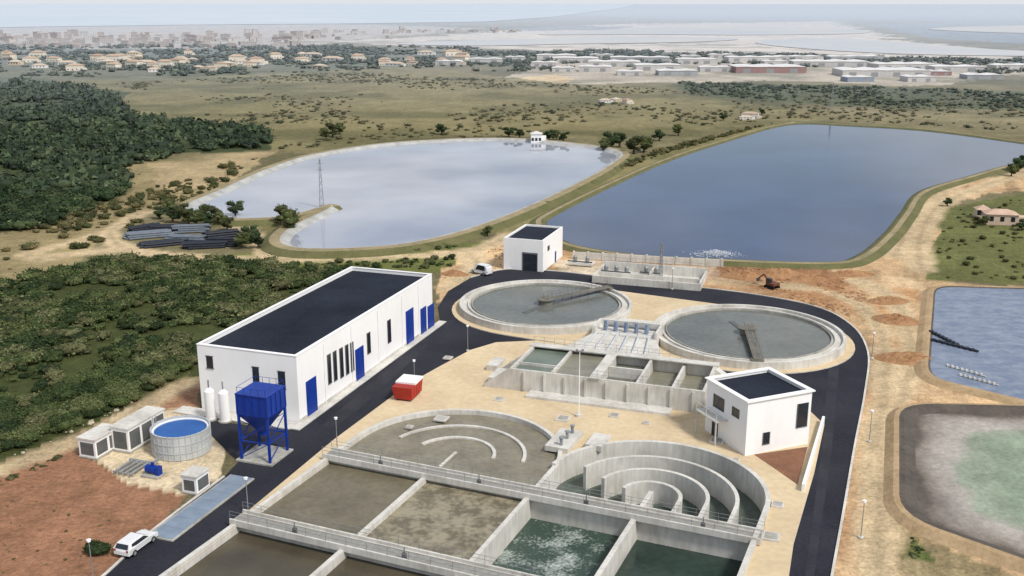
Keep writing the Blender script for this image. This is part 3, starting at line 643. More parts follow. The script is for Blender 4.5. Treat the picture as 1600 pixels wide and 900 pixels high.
x,y=G(240,742); T=thing('pump_skid','low blue pump skid with pipes on concrete','pump',x,y,0,ROT)
m=MB(); m.box(-1.1,1.1,-.8,.8,0,.15); m.obj('base',conc,T); m=MB(); m.hcyl((-.8,0,.7),(.5,0,.7),.45,14).box(.5,.95,-.35,.35,.15,1.1).cyl(0,0,.7,1.5,.2,.2,12); m.obj('pump_body',blue,T)
for a,b,r_ in (((-1.0,0,.7),(-1.0,2.5,.7),.14),((.0,0,1.5),(0,1.8,1.5),.12)):
    m=MB(); m.hcyl(a,b,r_); m.obj('pipe',metal,T)
x,y=G(205,735); T=thing('pipe_manifold','low grey pipe manifold on the pale yard','pipework',x,y,0,ROT)
m=MB()
for i in range(4): m.hcyl((i*.7-1,-1.6,.4),(i*.7-1,1.6,.4),.13)
m.hcyl((-1.4,1.6,.4),(1.6,1.6,.4),.18); m.obj('pipe',metal,T)
for i in range(4): m=MB(); m.box(i*.7-1.1,i*.7-.9,-1.2,-1,0,.4); m.obj('support',conc,T)
x,y=W(-62.7,73.0); T=thing('weighbridge','long blue-grey vehicle weighbridge set beside the road','weighbridge',x,y,0,ROT)
m=MB(); m.box(0,3.0,0,14.2,.01,.16)
m.obj('frame',conc,T); m=MB()
for i in range(7): m.box(.18,2.82,.15+i*2.0,.15+i*2.0+1.97,.163,.2)
m.obj('deck',grating,T)
x,y=G(628,630); T=thing('waste_skip','red waste skip with white cover at the paving edge','skip',x,y,.13,ROT+.05)
m=MB(); w=1.35;l=4.2
m.add([(-w+.15,.35,.25),(w-.15,.35,.25),(w-.15,l-.35,.25),(-w+.15,l-.35,.25),(-w,0,2.0),(w,0,2.0),(w,l,2.0),(-w,l,2.0)],[(0,3,2,1),(4,5,6,7),(0,1,5,4),(1,2,6,5),(2,3,7,6),(3,0,4,7)])
for i in range(5): m.beam((w-.02,.3+i*.9,2.0),(w-.14,.5+i*.82,.3),.12); m.beam((-w+.02,.3+i*.9,2.0),(-w+.14,.5+i*.82,.3),.12)
m.obj('body',red,T); m=MB(); m.box(-w-.05,w+.05,1.4,l+.05,2.003,2.25); m.obj('cover',white,T)
for a in ((-w+.3,-w+.5),(w-.5,w-.3)): m=MB(); m.box(a[0],a[1],.4,l-.4,0,.25); m.obj('skid',greym,T)

# ---------------------------------------------------------------- car
def car(x,y,rot,paint,label,group,van=False):
    T=thing('parked_car',label,'car',x,y,0,rot,group)
    Wc=.87; H=1.45 if not van else 2.0
    prof=[(-2.15,.35),(-2.15,.8),(-2.05,.95 if not van else 1.6),(-1.75,H-.05),(-1.3,H),(.2 if not van else .6,H),(.95 if not van else 1.3,.98),(1.9,.82),(2.15,.65),(2.15,.35)]
    m=MB(); n=len(prof); vs=[]
    for s in (-1,1):
        for (a,z) in prof:
            wy=Wc if z<1.0 else Wc-.16*(z-1)/(H-1); vs.append((s*wy,a,z))
    m.add(vs,[tuple(range(n)),tuple(range(2*n-1,n-1,-1))]+[(i,n+i,n+(i+1)%n,(i+1)%n) for i in range(n)]); m.obj('body',paint,T,bevel=.06)
    def quad(pts,name,mat):
        q=MB(); q.add(pts,[tuple(range(len(pts)))]); q.obj(name,mat,T)
    f0=(.28 if not van else .66); f1=(.9 if not van else 1.26)
    quad([(-.66,f0,H-.02),(.66,f0,H-.02),(.76,f1,1.04),(-.76,f1,1.04)],'windscreen',glassd)
    quad([(-.64,-1.82,H-.08),(.64,-1.82,H-.08),(.72,-2.09,1.0),(-.72,-2.09,1.0)],'rear_window',glassd)
    for s in (-1,1): quad([(s*.885,-1.7,1.02),(s*.885,.75,1.02),(s*(.885-.12),.2,H-.1),(s*(.885-.12),-1.5,H-.1)],'side_window',glassd)
    for s in (-1,1):
        for a in (-1.35,1.35):
            q=MB(); q.hcyl((s*.72,a,.33),(s*.9,a,.33),.33,18); w_=q.obj('wheel',tyre,T); q=MB(); q.hcyl((s*.9,a,.33),(s*.915,a,.33),.19,12); q.obj('rim',metal,w_)
        q=MB(); q.box(s*.62-.17,s*.62+.17,2.13,2.17,.6,.74); q.obj('headlight',M('lamp_glass',(230,230,225),rough=.1),T)
        q=MB(); q.box(s*.7-.1,s*.7+.1,-2.17,-2.13,.75,.95); q.obj('tail_light',red,T)
    return T
x,y=G(214,856); car(x,y,ROT,M('car_white',(238,238,238),rough=.25,spec=.5),'white hatchback parked beside the weighbridge',None) 
x,y=G(752,428); car(x,y,ROT+1.2,MATS['car_white'],'white van parked near the pump house',None,True)
x,y=G(1206,450); T=thing('excavator','small dark brown tracked excavator on churned earth','excavator',x,y,0,.6); T.scale=(.7,.7,.7)
om=M('machine_brown',(122,74,58),(96,60,48),rough=.6)
for s in (-1,1):
    m=MB(); m.add([(s*1.0-.25,-1.7,.25),(s*1.0+.25,-1.7,.25),(s*1.0+.25,1.7,.25),(s*1.0-.25,1.7,.25),(s*1.0-.25,-1.4,0),(s*1.0+.25,-1.4,0),(s*1.0+.25,1.4,0),(s*1.0-.25,1.4,0),(s*1.0-.25,-1.5,.75),(s*1.0+.25,-1.5,.75),(s*1.0+.25,1.5,.75),(s*1.0-.25,1.5,.75)],[(7,6,5,4),(0,1,9,8),(4,5,1,0),(2,3,11,10),(6,7,3,2),(8,9,10,11),(0,8,11,3,7,4),(1,5,6,2,10,9)]); m.obj('track',tyre,T)
m=MB(); m.box(-1.2,1.2,-1.6,1.2,.85,1.6); m.cyl(0,0,.6,.85,.6,.6,16); m.obj('body',om,T,bevel=.08); m=MB(); m.box(-1.15,-.2,-.1,1.25,1.603,2.7); m.obj('cab',glassd,T,bevel=.05)
m=MB(); m.beam((.3,1.1,1.3),(.3,3.2,3.0),.35).beam((.3,3.2,3.0),(.3,5.0,1.5),.28); m.obj('boom',om,T); m=MB(); m.add([(-.1,4.7,1.7),(.7,4.7,1.7),(.7,5.5,1.5),(-.1,5.5,1.5),(-.1,4.6,.8),(.7,4.6,.8),(.7,5.2,.7),(-.1,5.2,.7)],[(0,1,2,3),(7,6,5,4),(0,4,5,1),(1,5,6,2),(2,6,7,3),(3,7,4,0)]); m.obj('bucket',greym,T)

# ---------------------------------------------------------------- street lamps
def lampbuild():
    T=thing('street_lamp','slim grey post-top street lamp beside the road','street lamp',0,0,0,0,group='street lamps along the plant roads')
    m=MB(); m.cyl(0,0,0,3.7,.055,.04,10); m.obj('pole',metal,T); m=MB(); m.cyl(0,0,0,.12,.25,.25,12); m.obj('base',conc_l,T)
    m=MB(); m.cyl(0,0,3.7,3.8,.1,.18,12).cyl(0,0,3.8,3.98,.18,.13,12).cyl(0,0,3.98,4.05,.22,.05,12); m.obj('lamp_head',white,T); return T
LP=[(388,802),(527,702),(648,606),(731,548),(146,905),(1358,690),(1345,840),(1362,560),(1050,452)]
t0=lampbuild(); t0.location=(*G(*LP[0]),.0)
for p in LP[1:]: dup(t0,*G(*p))
x,y=G(904,652); T=thing('lighting_mast','tall thin white lighting mast between the basins','light mast',x,y,.13,0)
m=MB(); m.cyl(0,0,0,8.6,.08,.04,12); m.obj('pole',white,T); m=MB(); m.box(-.4,.4,-.06,.06,8.6,8.7).box(-.5,-.2,-.2,.05,8.7,8.9).box(.2,.5,-.2,.05,8.7,8.9); m.obj('lamp_head',metal,T); m=MB(); m.cyl(0,0,0,.3,.4,.4,12); m.obj('base',conc_l,T)
def pylon(x,y,H,label,th=.08):
    T=thing('power_pylon',label,'pylon',x,y,.2,.3); m=MB(); k=7
    for a,b in ((-1,-1),(1,-1),(1,1),(-1,1)): m.beam((a*H*.04,b*H*.04,0),(a*.12,b*.12,H),th)
    for i in range(k):
        z0=H*i/k;z1=H*(i+1)/k; w0=H*.04*(1-i/k)+.12*i/k; w1=H*.04*(1-(i+1)/k)+.12*(i+1)/k
        for s in (-1,1):
            m.beam((-w0,s*w0,z0),(w1,s*w1,z1),th*.5).beam((w0,s*w0,z0),(-w1,s*w1,z1),th*.5).beam((s*w0,-w0,z0),(s*w1,w1,z1),th*.5).beam((s*w0,w0,z0),(s*w1,-w1,z1),th*.5)
    m.obj('mast',metal,T); m=MB()
    for zz in (.78,.9): m.beam((-H*.08,0,H*zz),(H*.08,0,H*zz),th)
    m.obj('crossarm',metal,T)
x,y=G(503,326); pylon(x,y,12.5,'slim grey lattice mast on the reservoir spit')
x,y=G(1299,172); pylon(x,y,13,'grey lattice pylon in the fields beyond the reservoir')
x,y=G(1032,438); pylon(x,y,7.0,'short lattice mast beside the filter yard',.07)

# ---------------------------------------------------------------- channel structure and filter yard
x,y=G(925,441); T=thing('concrete_channel','long open concrete channel structure with low walls','water channel',x,y,0,ROT+.02)
m=MB(); m.box(0,20,0,9.5,0,.12); m.obj('floor',conc_l,T)
for a in ((0,20,0,.35,1.3),(0,20,9.15,9.5,1.9),(0,.35,.36,9.14,1.3),(19.65,20,.36,9.14,1.5),(.36,19.64,4.4,4.7,1.0),(9.8,10.1,4.71,9.14,1.5)):
    m=MB(); m.box(a[0],a[1],a[2],a[3],.123,a[4]); m.obj('wall',conc_l,T)
m=MB()
for i in range(14): m.beam((i*1.5+.2,9.3,1.9),(i*1.5+.2,9.3,2.8),.045)
m.beam((0,9.3,2.8),(20,9.3,2.8),.04); m.obj('railing',metal,T)
def skid(px,py,w,l,n,label):
    x,y=G(px,py); T=thing('filter_skid',label,'filter equipment',x,y,.13,ROT,group='filter units in the yard')
    m=MB(); m.box(-w/2,w/2,0,l,0,.3); m.obj('base',conc_l,T)
    for i in range(n):
        m=MB(); xx=-w/2+(i+.5)*w/n; m.cyl(xx,l/2,.3,1.4,.42,.42,14).cyl(xx,l/2,1.4,1.7,.42,.2,14); m.obj('filter_vessel',metal,T)
    m=MB(); m.hcyl((-w/2,.5,.7),(w/2,.5,.7),.15); m.obj('pipe',greym,T)
for a in ((960,432,6,3,3),(1015,434,4,3,2),(905,416,5,3,2)): skid(*a,'pale concrete skid carrying grey filter vessels')
x,y=G(895,404); m=MB(); m.box(0,30,0,.3,0,1.4)
for i in range(11): m.box(i*2.95,i*2.95+.35,-.1,.4,0,1.6)
m.obj('boundary_wall',conc_l,loc=(x,y,0),rot=ROT+.1,label='long low concrete wall along the reservoir bank',category='wall')
x,y=G(1118,399); m=MB(); 
for i in range(1300):
    a=random.uniform(0,6.28); r=abs(random.gauss(0,1))*1.25; px=x+r*1.9*math.cos(a); py=y+r*1.1*math.sin(a); z=.26+max(0,1.0-r*.5)*random.random(); s=random.uniform(.04,.11)
    m.add([(px-s,py,z),(px,py-s,z),(px+s,py,z),(px,py+s,z),(px,py,z+s),(px,py,z-s)],[(0,1,4),(1,2,4),(2,3,4),(3,0,4),(1,0,5),(2,1,5),(3,2,5),(0,3,5)])
m.obj('water_spray',M('spray_white',(226,232,238),rough=.6),kind='stuff',label='white water spray from an aerator on the reservoir',category='water spray')
for k,(p,q) in enumerate((((1455,522),(1500,545)),((1458,535),(1528,553)),((1500,590),(1560,606)),((1480,575),(1540,592)))):
    a=G(*p);b=G(*q); m=MB(); m.hcyl((a[0],a[1],.35),(b[0],b[1],.35),.25 if k<2 else .1,8); n=8
    for i in range(n): 
        f_=i/n; s=.3 if k<2 else .15; m.box(a[0]+(b[0]-a[0])*f_-s,a[0]+(b[0]-a[0])*f_+s,a[1]+(b[1]-a[1])*f_-s,a[1]+(b[1]-a[1])*f_+s,.3,.6)
    m.obj('floating_boom',black if k<2 else conc_l,label='dark float line on the lined pond' if k<2 else 'pale float line on the lined pond',category='boom',group='float lines on the pond')
for k,(px,py,w,l,r) in enumerate([(232,370,9,4,.4),(262,360,8,4,.1),(255,382,9,4,.5),(292,376,8,3.5,-.1),(320,386,8,3.5,.2),(345,372,7,3.5,.5),(300,362,7,3,.2),(225,360,6,3,.8),(352,383,6,3,0)]):
    x,y=G(px,py); m=MB(); h=random.uniform(.8,1.7)
    ro=int(h/.45)+1
    for j in range(ro):
        for i in range(int(l/.5)-j): m.hcyl((-w/2+random.uniform(-.9,.9),-l/2+i*.5+j*.25,.25+j*.42),(w/2+random.uniform(-.9,.9),-l/2+i*.5+j*.25+random.uniform(-.4,.4),.25+j*.42),.24,8)
    m.obj('pipe_stack',black if k%3 else M('grey_pipe',(120,128,138),(96,104,114),rough=.5),loc=(x,y,0),rot=r,label='stack of black plastic pipes on the dirt yard' if k%3 else 'stack of grey pipes on the dirt yard',category='pipe stack',group='pipe stacks by the reservoir')

# ---------------------------------------------------------------- far buildings
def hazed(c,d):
    h=float(hz_of(np.array(d))); return tuple(c[i]*(1-h)+HZC[i]*h for i in range(3))  # aerial haze mixed into the base colours of far buildings
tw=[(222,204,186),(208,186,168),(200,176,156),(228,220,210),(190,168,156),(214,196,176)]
tvar=[]
for k in range(8):
    w=random.uniform(9,20);d=random.uniform(8,12);fl=[2,2,3,3,4,2,5,3][k];h=fl*2.0; m=MB(); m.box(-w/2,w/2,-d/2,d/2,0,h,0)
    for f_ in range(fl):
        n=int(w/2.4)
        for i in range(n): xx=-w/2+(i+.5)*w/n; m.box(xx-.55,xx+.55,-d/2-.03,-d/2+.02,f_*2.0+.5,f_*2.0+1.5,1)
    m.box(-w/2-.15,w/2+.15,-d/2-.15,d/2+.15,h+.01,h+.3,2); m.box(-1.5,1.5,-1.5,1.5,h+.3,h+1.2,0)
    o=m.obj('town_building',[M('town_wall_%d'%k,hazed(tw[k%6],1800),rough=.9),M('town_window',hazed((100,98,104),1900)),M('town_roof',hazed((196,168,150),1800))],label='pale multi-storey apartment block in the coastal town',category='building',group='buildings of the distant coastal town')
    tvar.append(o)
cnt=0
for i in range(290):
    q=random.random()
    px=random.uniform(-60,470) if q<.72 else random.uniform(430,640) if q<.9 else random.uniform(620,820)
    py=random.uniform(54,75) if px<470 else random.uniform(50,62)
    if px>620: py=random.uniform(47,52)
    x,y=G(px,py); s=random.uniform(.5,.95)*(y/1400)**.6*(.75 if px>500 else 1)
    if cnt<8: o=tvar[cnt]
    else: o=tvar[cnt%8].copy(); COL.objects.link(o)
    o.location=(x,y,-.05); o.rotation_euler=(0,0,random.uniform(-.5,.5)); o.scale=(s*random.uniform(.7,1.2),s,s*random.uniform(.7,1.3)); cnt+=1
hv=[]
for k in range(4):
    w=random.uniform(9,14);d=random.uniform(7,9);h=random.choice([3,5.4]); m=MB(); m.box(-w/2,w/2,-d/2,d/2,0,h,0)
    m.add([(-w/2-.4,-d/2-.4,h+.01),(w/2+.4,-d/2-.4,h+.01),(w/2+.4,d/2+.4,h+.01),(-w/2-.4,d/2+.4,h+.01),(-w/2+d/2,0,h+1.9),(w/2-d/2,0,h+1.9)],[(0,1,5,4),(1,2,5),(2,3,4,5),(3,0,4),(3,2,1,0)],1)
    for i in range(4): xx=-w/2+(i+.5)*w/4; m.box(xx-.5,xx+.5,-d/2-.04,-d/2+.02,.9,2.1,2)
    m.box(w/2-.02,w/2+2.5,-d/2,0,0,2.7,0)
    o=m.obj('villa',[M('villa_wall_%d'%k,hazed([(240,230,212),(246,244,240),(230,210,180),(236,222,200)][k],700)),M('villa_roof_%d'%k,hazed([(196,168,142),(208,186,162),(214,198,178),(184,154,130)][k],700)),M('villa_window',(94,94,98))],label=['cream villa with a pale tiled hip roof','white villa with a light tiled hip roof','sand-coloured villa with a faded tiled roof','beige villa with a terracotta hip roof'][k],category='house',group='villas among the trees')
    hv.append(o)
VP=[(210,104),(242,112),(310,108),(345,106),(118,110),(62,106),(25,101),(600,102),(470,98),(160,96),(285,98),(400,100),(430,92),(520,95),(560,92),(640,96),(85,96),(370,92),(200,92),(15,92),(330,112),(105,102),(500,106),(690,100),(720,96)]
VP+=[(random.uniform(-60,760),random.uniform(84,108)) for _ in range(40)]+[(945,160),(962,158),(980,162),(1172,184),(1165,186)]
for i,p in enumerate(VP):
    o=hv[i] if i<4 else hv[i%4].copy()
    if i>=4: COL.objects.link(o)
    x,y=G(*p); o.location=(x,y,-.05); o.rotation_euler=(0,0,random.uniform(-.6,.6)); s=random.uniform(.7,1.05)*(.6 if i>=65 else 1); o.scale=(s*random.uniform(.8,1.3),s,s*.85)
WL=[(1205,114,105,30,4.0,'r'),(1300,104,110,26,3.6,'w'),(1385,120,125,30,4,'w'),(1420,108,90,22,3.6,'w'),(900,98,70,20,3.6,'w'),(960,104,80,20,3.6,'w'),(1030,110,70,20,3.6,'w'),(1000,96,90,18,3.2,'g'),(1090,100,60,18,3.6,'w'),(870,92,60,16,3.2,'w'),(930,112,50,14,3.4,'w'),(1060,118,60,16,3,'g'),(1500,112,70,18,3.4,'w'),(1180,96,80,18,3.4,'w'),(1250,94,70,16,3,'w'),(1340,94,80,16,3,'g'),(1440,128,40,14,3,'w'),(850,104,40,14,3,'w'),(1540,124,50,16,2.6,'g'),(1590,108,60,16,2.8,'w'),(760,98,50,14,3,'w'),(700,102,40,14,3,'w'),(1120,112,50,14,3,'w'),(985,118,40,12,2.6,'w'),(880,112,34,12,2.6,'w'),(1345,128,40,12,2.8,'b'),(805,94,30,12,2.6,'w'),(1130,90,40,12,2.6,'w'),(1215,102,40,12,3,'w'),(1470,118,30,12,2.6,'r'),(1080,92,30,10,2.6,'g'),(940,90,36,10,2.6,'w')]
for (px,py,wp,d,h,c) in WL:
    x,y=G(px,py); w=wp/1600*math.hypot(x,y); m=MB(); h*=1.1
    m.box(-w/2,w/2,0,d,0,h,0); n=max(2,int(w/14)); s=w/n
    for i in range(n):
        a=-w/2+i*s; m.add([(a,-.3,h+.01),(a+s,-.3,h+.01),(a+s,d+.3,h+.01),(a,d+.3,h+.01),(a+s/2,-.3,h+.8),(a+s/2,d+.3,h+.8)],[(0,1,4),(3,5,2),(0,4,5,3),(4,1,2,5),(3,2,1,0)],1)
        m.box(a+s*.3,a+s*.62,-.05,.02,0,h*.7,2)
    wallc={'r':(156,112,106),'w':(212,206,200),'g':(170,172,174),'b':(130,146,168)}[c]
    lab={'r':'long warehouse with white roof and dull red walls','w':'long white industrial warehouse','g':'grey industrial warehouse with pale roof','b':'pale blue industrial shed'}[c]
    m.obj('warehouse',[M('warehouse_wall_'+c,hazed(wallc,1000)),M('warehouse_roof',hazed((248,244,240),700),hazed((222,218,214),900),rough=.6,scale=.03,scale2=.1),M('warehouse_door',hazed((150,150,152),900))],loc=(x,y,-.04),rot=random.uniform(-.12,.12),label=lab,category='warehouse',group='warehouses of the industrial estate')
def nearhouse(px,py,w,d,h,rot,label,wallm,roofm):
    x,y=G(px,py); T=thing('country_house',label,'house',x,y,0,rot)
    m=MB(); m.box(-w/2,w/2,0,d,0,h); m.box(w/2+.01,w/2+w*.4,d*.2,d*.8,0,h*.75); m.obj('wall',wallm,T)
    m=MB(); m.add([(-w/2-.3,-.3,h+.01),(w/2+.3,-.3,h+.01),(w/2+.3,d+.3,h+.01),(-w/2-.3,d+.3,h+.01),(-w/2+d/2,d/2,h+1.0),(w/2-d/2,d/2,h+1.0)],[(0,1,5,4),(1,2,5),(2,3,4,5),(3,0,4),(3,2,1,0)]); m.obj('roof',roofm,T)
    for i in range(3): m=MB(); xx=-w/2+(i+.5)*w/3; m.box(xx-.45,xx+.45,-.04,.02,.9,2.0); m.obj('window',glassd,T)
ptile=M('faded_tile',(212,184,162),(188,158,136),rough=.9,scale=.8)
nearhouse(1565,352,7,4.5,2.5,-.2,'low pinkish country house with faded terracotta roof',M('pink_render',(216,192,172)),ptile)
nearhouse(1536,342,3,3,2.2,-.2,'small pale outbuilding with tiled roof',cream,ptile)
nearhouse(838,224,4,4,3.4,0,'small white hut on the reservoir shore',white,M('hut_roof',(224,220,214)))

# ---------------------------------------------------------------- vegetation
def ico(sub):
    import bmesh
    bm=bmesh.new(); bmesh.ops.create_icosphere(bm,subdivisions=sub,radius=1); v=np.array([x.co[:] for x in bm.verts]); f_=np.array([[q.index for q in p.verts] for p in bm.faces]); bm.free(); return v,f_
def bush_template(seed,sub,leaves,flat=.75,leafsize=.16):
    r=np.random.default_rng(seed); v,f_=ico(sub); 
    lob=r.normal(size=(9,3)); lob/=np.linalg.norm(lob,axis=1)[:,None]; lob[:,2]=abs(lob[:,2])*.6; ls=r.uniform(.15,.5,9)
    rad=.56+.0*v[:,0]
    for l,s in zip(lob,ls): rad=rad+s*np.clip((v@l-.6)/.4,0,1)
    rad+=r.uniform(-.10,.10,len(v)); vb=v*rad[:,None]; vb[:,2]=vb[:,2]*flat+.45; vb[:,2]=np.maximum(vb[:,2],0)
    V=[vb];Fa=[f_];n=len(vb)
    d=r.normal(size=(leaves,3)); d/=np.linalg.norm(d,axis=1)[:,None]; d[:,2]=np.where(d[:,2]<-.3,-d[:,2],d[:,2])
    rr=.60+.0*d[:,0]
    for l,s in zip(lob,ls): rr=rr+s*np.clip((d@l-.6)/.4,0,1)
    c=d*(rr*r.uniform(.92,1.2,leaves))[:,None]; c[:,2]=c[:,2]*flat+.45
    t1=r.normal(size=(leaves,3)); t1/=np.linalg.norm(t1,axis=1)[:,None]; t2=np.cross(t1,d+r.normal(size=(leaves,3))*.5); t2/=np.linalg.norm(t2,axis=1)[:,None]+1e-6
    s=leafsize*r.uniform(.6,1.4,leaves)[:,None]
    tri=np.stack([c-t1*s,c+t1*s*.7+t2*s*.3,c+t2*s*1.3],1).reshape(-1,3)
    fi=np.arange(leaves*3).reshape(-1,3)+n
    V.append(tri);Fa.append(fi)
    Vv=np.concatenate(V);Ff=np.concatenate(Fa); 
    tone=np.concatenate([r.uniform(.4,.95,len(vb)), np.repeat(r.uniform(.55,1.35,leaves),3)])
    return Vv,Ff,tone
NEART=[bush_template(100+i,3,520,.7+.1*(i%3),.09) for i in range(6)]
MIDT=[bush_template(200+i,2,120,.8,.15) for i in range(6)]
FART=[bush_template(300+i,1,20,.8,.28) for i in range(5)]
def mk_mesh(name,V,Fc,C,mat=None):
    me=bpy.data.meshes.new(name); me.vertices.add(len(V)); me.vertices.foreach_set('co',V.astype(np.float32).ravel())
    n=len(Fc); me.loops.add(n*3); me.loops.foreach_set('vertex_index',Fc.astype(np.int32).ravel()); me.polygons.add(n); me.polygons.foreach_set('loop_start',np.arange(0,n*3,3,dtype=np.int32))
    try: me.polygons.foreach_set('loop_total',np.full(n,3,dtype=np.int32))
    except Exception: pass
    me.update(calc_edges=True); a=me.color_attributes.new('Col','FLOAT_COLOR','POINT'); a.data.foreach_set('color',np.concatenate([np.clip(C,0,1),np.ones((len(V),1))],1).astype(np.float32).ravel())
    me.materials.append(mat or foliage); me.validate(); return me
PAL=dict(scrub=[(84,96,58),(66,80,48),(98,106,68),(54,68,42),(108,110,76)],forest=[(56,72,48),(66,82,54),(48,62,42),(80,92,62)],dry=[(108,104,70),(90,92,60),(120,112,78),(78,84,54)])
def sample(poly,n,seed,bias=None):
    r=np.random.default_rng(seed); P=np.array(poly); lo=P.min(0);hi=P.max(0); out=np.zeros((0,2))
    for _ in range(60):
        q=r.uniform(lo,hi,(n*3,2)); k=pip(q[:,0],q[:,1],poly)
        if bias is not None: k&=bias(q[:,0],q[:,1],r)
        out=np.concatenate([out,q[k]]); 
        if len(out)>=n: break
    out=out[:n]; keep=np.ones(len(out),bool)
    for l,wd in TRACKS: keep&=edist(out[:,0],out[:,1],GP(l),False)>wd/2+.6
    return out[keep]
scr=GP([(-60,470),(0,448),(170,408),(340,402),(495,428),(530,424),(312,538),(303,572),(180,638),(0,708),(-60,740)])
pts=sample(scr,2000,5,lambda x,y,r:(fbm(x,y,12,77)+r.uniform(-.18,.18,len(x)))>.46)
dist=np.hypot(pts[:,0],pts[:,1]); pts=pts[np.argsort(dist)]
shrub_meshes=[]
for i in range(12):
    V_,F_,T_=NEART[i%6]; c=np.array(lin(PAL['scrub'][i%5],.95)); shrub_meshes.append(mk_mesh('shrub_mesh',V_,F_,T_[:,None]*c))
lab=['rounded olive-green shrub in dense scrub','dark green bushy shrub in dense scrub','pale green shrub in dense scrub','very dark green shrub in dense scrub','dry yellowish-green shrub in dense scrub']
for i,p in enumerate(pts[:290]):
    k=random.randrange(12); o=bpy.data.objects.new('shrub',shrub_meshes[k]); COL.objects.link(o); s=random.choice([random.uniform(.6,1.1),random.uniform(.9,1.8)])
    o.location=(p[0],p[1],-.1); o.scale=(s*random.uniform(.9,1.3),s,s*random.uniform(.65,1.0)); o.rotation_euler=(0,0,random.uniform(0,6.28)); o['label']=lab[(k%12)%5]; o['category']='shrub'; o['group']='shrubs of the hillside scrub'
def scatter(name,plist,T,pal,smin,smax,label,seed,haze=False,zs=1.0):
    r=np.random.default_rng(seed); Vs=[];Fs=[];Cs=[];o=0
    cols=[np.array(lin(c,.95)) for c in PAL[pal]]
    for p in plist:
        V_,F_,T_=T[r.integers(len(T))]; a=r.uniform(0,6.28); s=smin+(smax-smin)*r.uniform(0,1)**1.6; c,s_=math.cos(a),math.sin(a)
        sx=s*r.uniform(.85,1.3); v=np.stack([(V_[:,0]*c-V_[:,1]*s_)*sx+p[0],(V_[:,0]*s_+V_[:,1]*c)*s+p[1],V_[:,2]*s*r.uniform(.7,1.15)*zs-.1],1)
        Vs.append(v);Fs.append(F_+o);o+=len(V_); cc=cols[r.integers(len(cols))]*r.uniform(.8,1.2); C=T_[:,None]*cc
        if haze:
            d=math.hypot(*p); h=float(hz_of(np.array(d)))*1.1+.03; h=min(h,.9); C=C*(1-h)+HAZE*h*.85  # distance haze painted into the foliage vertex colours
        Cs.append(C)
    me=mk_mesh(name,np.concatenate(Vs),np.concatenate(Fs),np.concatenate(Cs)); ob=bpy.data.objects.new(name,me); COL.objects.link(ob); ob['kind']='stuff'; ob['label']=label; ob['category']='vegetation'; return ob
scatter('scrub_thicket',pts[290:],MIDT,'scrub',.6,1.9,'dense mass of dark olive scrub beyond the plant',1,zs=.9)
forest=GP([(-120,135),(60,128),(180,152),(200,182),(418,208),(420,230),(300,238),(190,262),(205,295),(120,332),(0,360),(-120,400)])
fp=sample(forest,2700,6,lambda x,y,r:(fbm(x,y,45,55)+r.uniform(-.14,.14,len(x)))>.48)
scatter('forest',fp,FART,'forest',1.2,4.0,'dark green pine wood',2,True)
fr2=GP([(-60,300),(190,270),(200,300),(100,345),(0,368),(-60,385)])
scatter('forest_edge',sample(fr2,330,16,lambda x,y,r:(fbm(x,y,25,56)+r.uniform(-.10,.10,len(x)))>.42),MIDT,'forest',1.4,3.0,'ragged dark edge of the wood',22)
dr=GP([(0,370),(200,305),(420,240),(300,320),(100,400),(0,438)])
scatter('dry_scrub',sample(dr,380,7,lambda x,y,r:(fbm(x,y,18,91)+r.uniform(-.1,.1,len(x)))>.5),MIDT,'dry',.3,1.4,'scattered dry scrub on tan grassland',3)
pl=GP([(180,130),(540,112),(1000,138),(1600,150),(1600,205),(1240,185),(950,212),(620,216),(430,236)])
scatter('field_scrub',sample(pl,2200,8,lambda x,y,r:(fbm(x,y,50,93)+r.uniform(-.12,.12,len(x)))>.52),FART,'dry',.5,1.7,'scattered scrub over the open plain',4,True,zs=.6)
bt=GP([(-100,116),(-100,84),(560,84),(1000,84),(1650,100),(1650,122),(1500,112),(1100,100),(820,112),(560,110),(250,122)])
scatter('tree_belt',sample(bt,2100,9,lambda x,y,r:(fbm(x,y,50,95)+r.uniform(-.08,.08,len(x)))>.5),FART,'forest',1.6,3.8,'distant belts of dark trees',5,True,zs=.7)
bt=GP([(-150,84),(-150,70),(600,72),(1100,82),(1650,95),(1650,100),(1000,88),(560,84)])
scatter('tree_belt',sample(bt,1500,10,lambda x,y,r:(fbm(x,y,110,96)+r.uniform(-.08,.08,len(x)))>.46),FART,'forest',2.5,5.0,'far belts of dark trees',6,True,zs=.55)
gs=GP([(1060,128),(1500,140),(1650,150),(1650,172),(1300,162),(1080,148)])
scatter('tree_belt',sample(gs,800,12,lambda x,y,r:(fbm(x,y,40,97)+r.uniform(-.10,.10,len(x)))>.45),FART,'forest',.7,2.0,'dark hedgerow trees across the plain',7,True,zs=.75)
gr=GP([(420,398),(700,382),(740,392),(700,420),(500,420),(300,402)])
scatter('verge_scrub',sample(gr,240,13),MIDT,'scrub',.3,1.0,'low green scrub on the verge',8)
rg=GP([(1490,330),(1640,300),(1640,440),(1460,434),(1470,370)])
scatter('meadow_scrub',sample(rg,110,14),MIDT,'dry',.3,.8,'low scrub on the grassy meadow',9)
bk=GP([(790,352),(985,250),(1075,222),(1210,192),(1040,240),(960,268),(860,320)])
scatter('bank_scrub',sample(bk,300,15),MIDT,'dry',.3,1.1,'low scrub on the reservoir bank',10)
wd_=GP([(1395,812),(1425,840),(1450,868),(1405,872)])
scatter('weeds',sample(wd_,50,19),MIDT,'scrub',.1,.3,'low green weeds beside the sludge pond',11,zs=.6)
td=GP([(-60,760),(0,735),(120,690),(190,650),(235,640),(190,665),(100,715),(0,760),(-60,790)])
scatter('dry_tufts',sample(td,150,41),MIDT,'dry',.1,.45,'dry tufts along the dirt track',12,zs=.7)
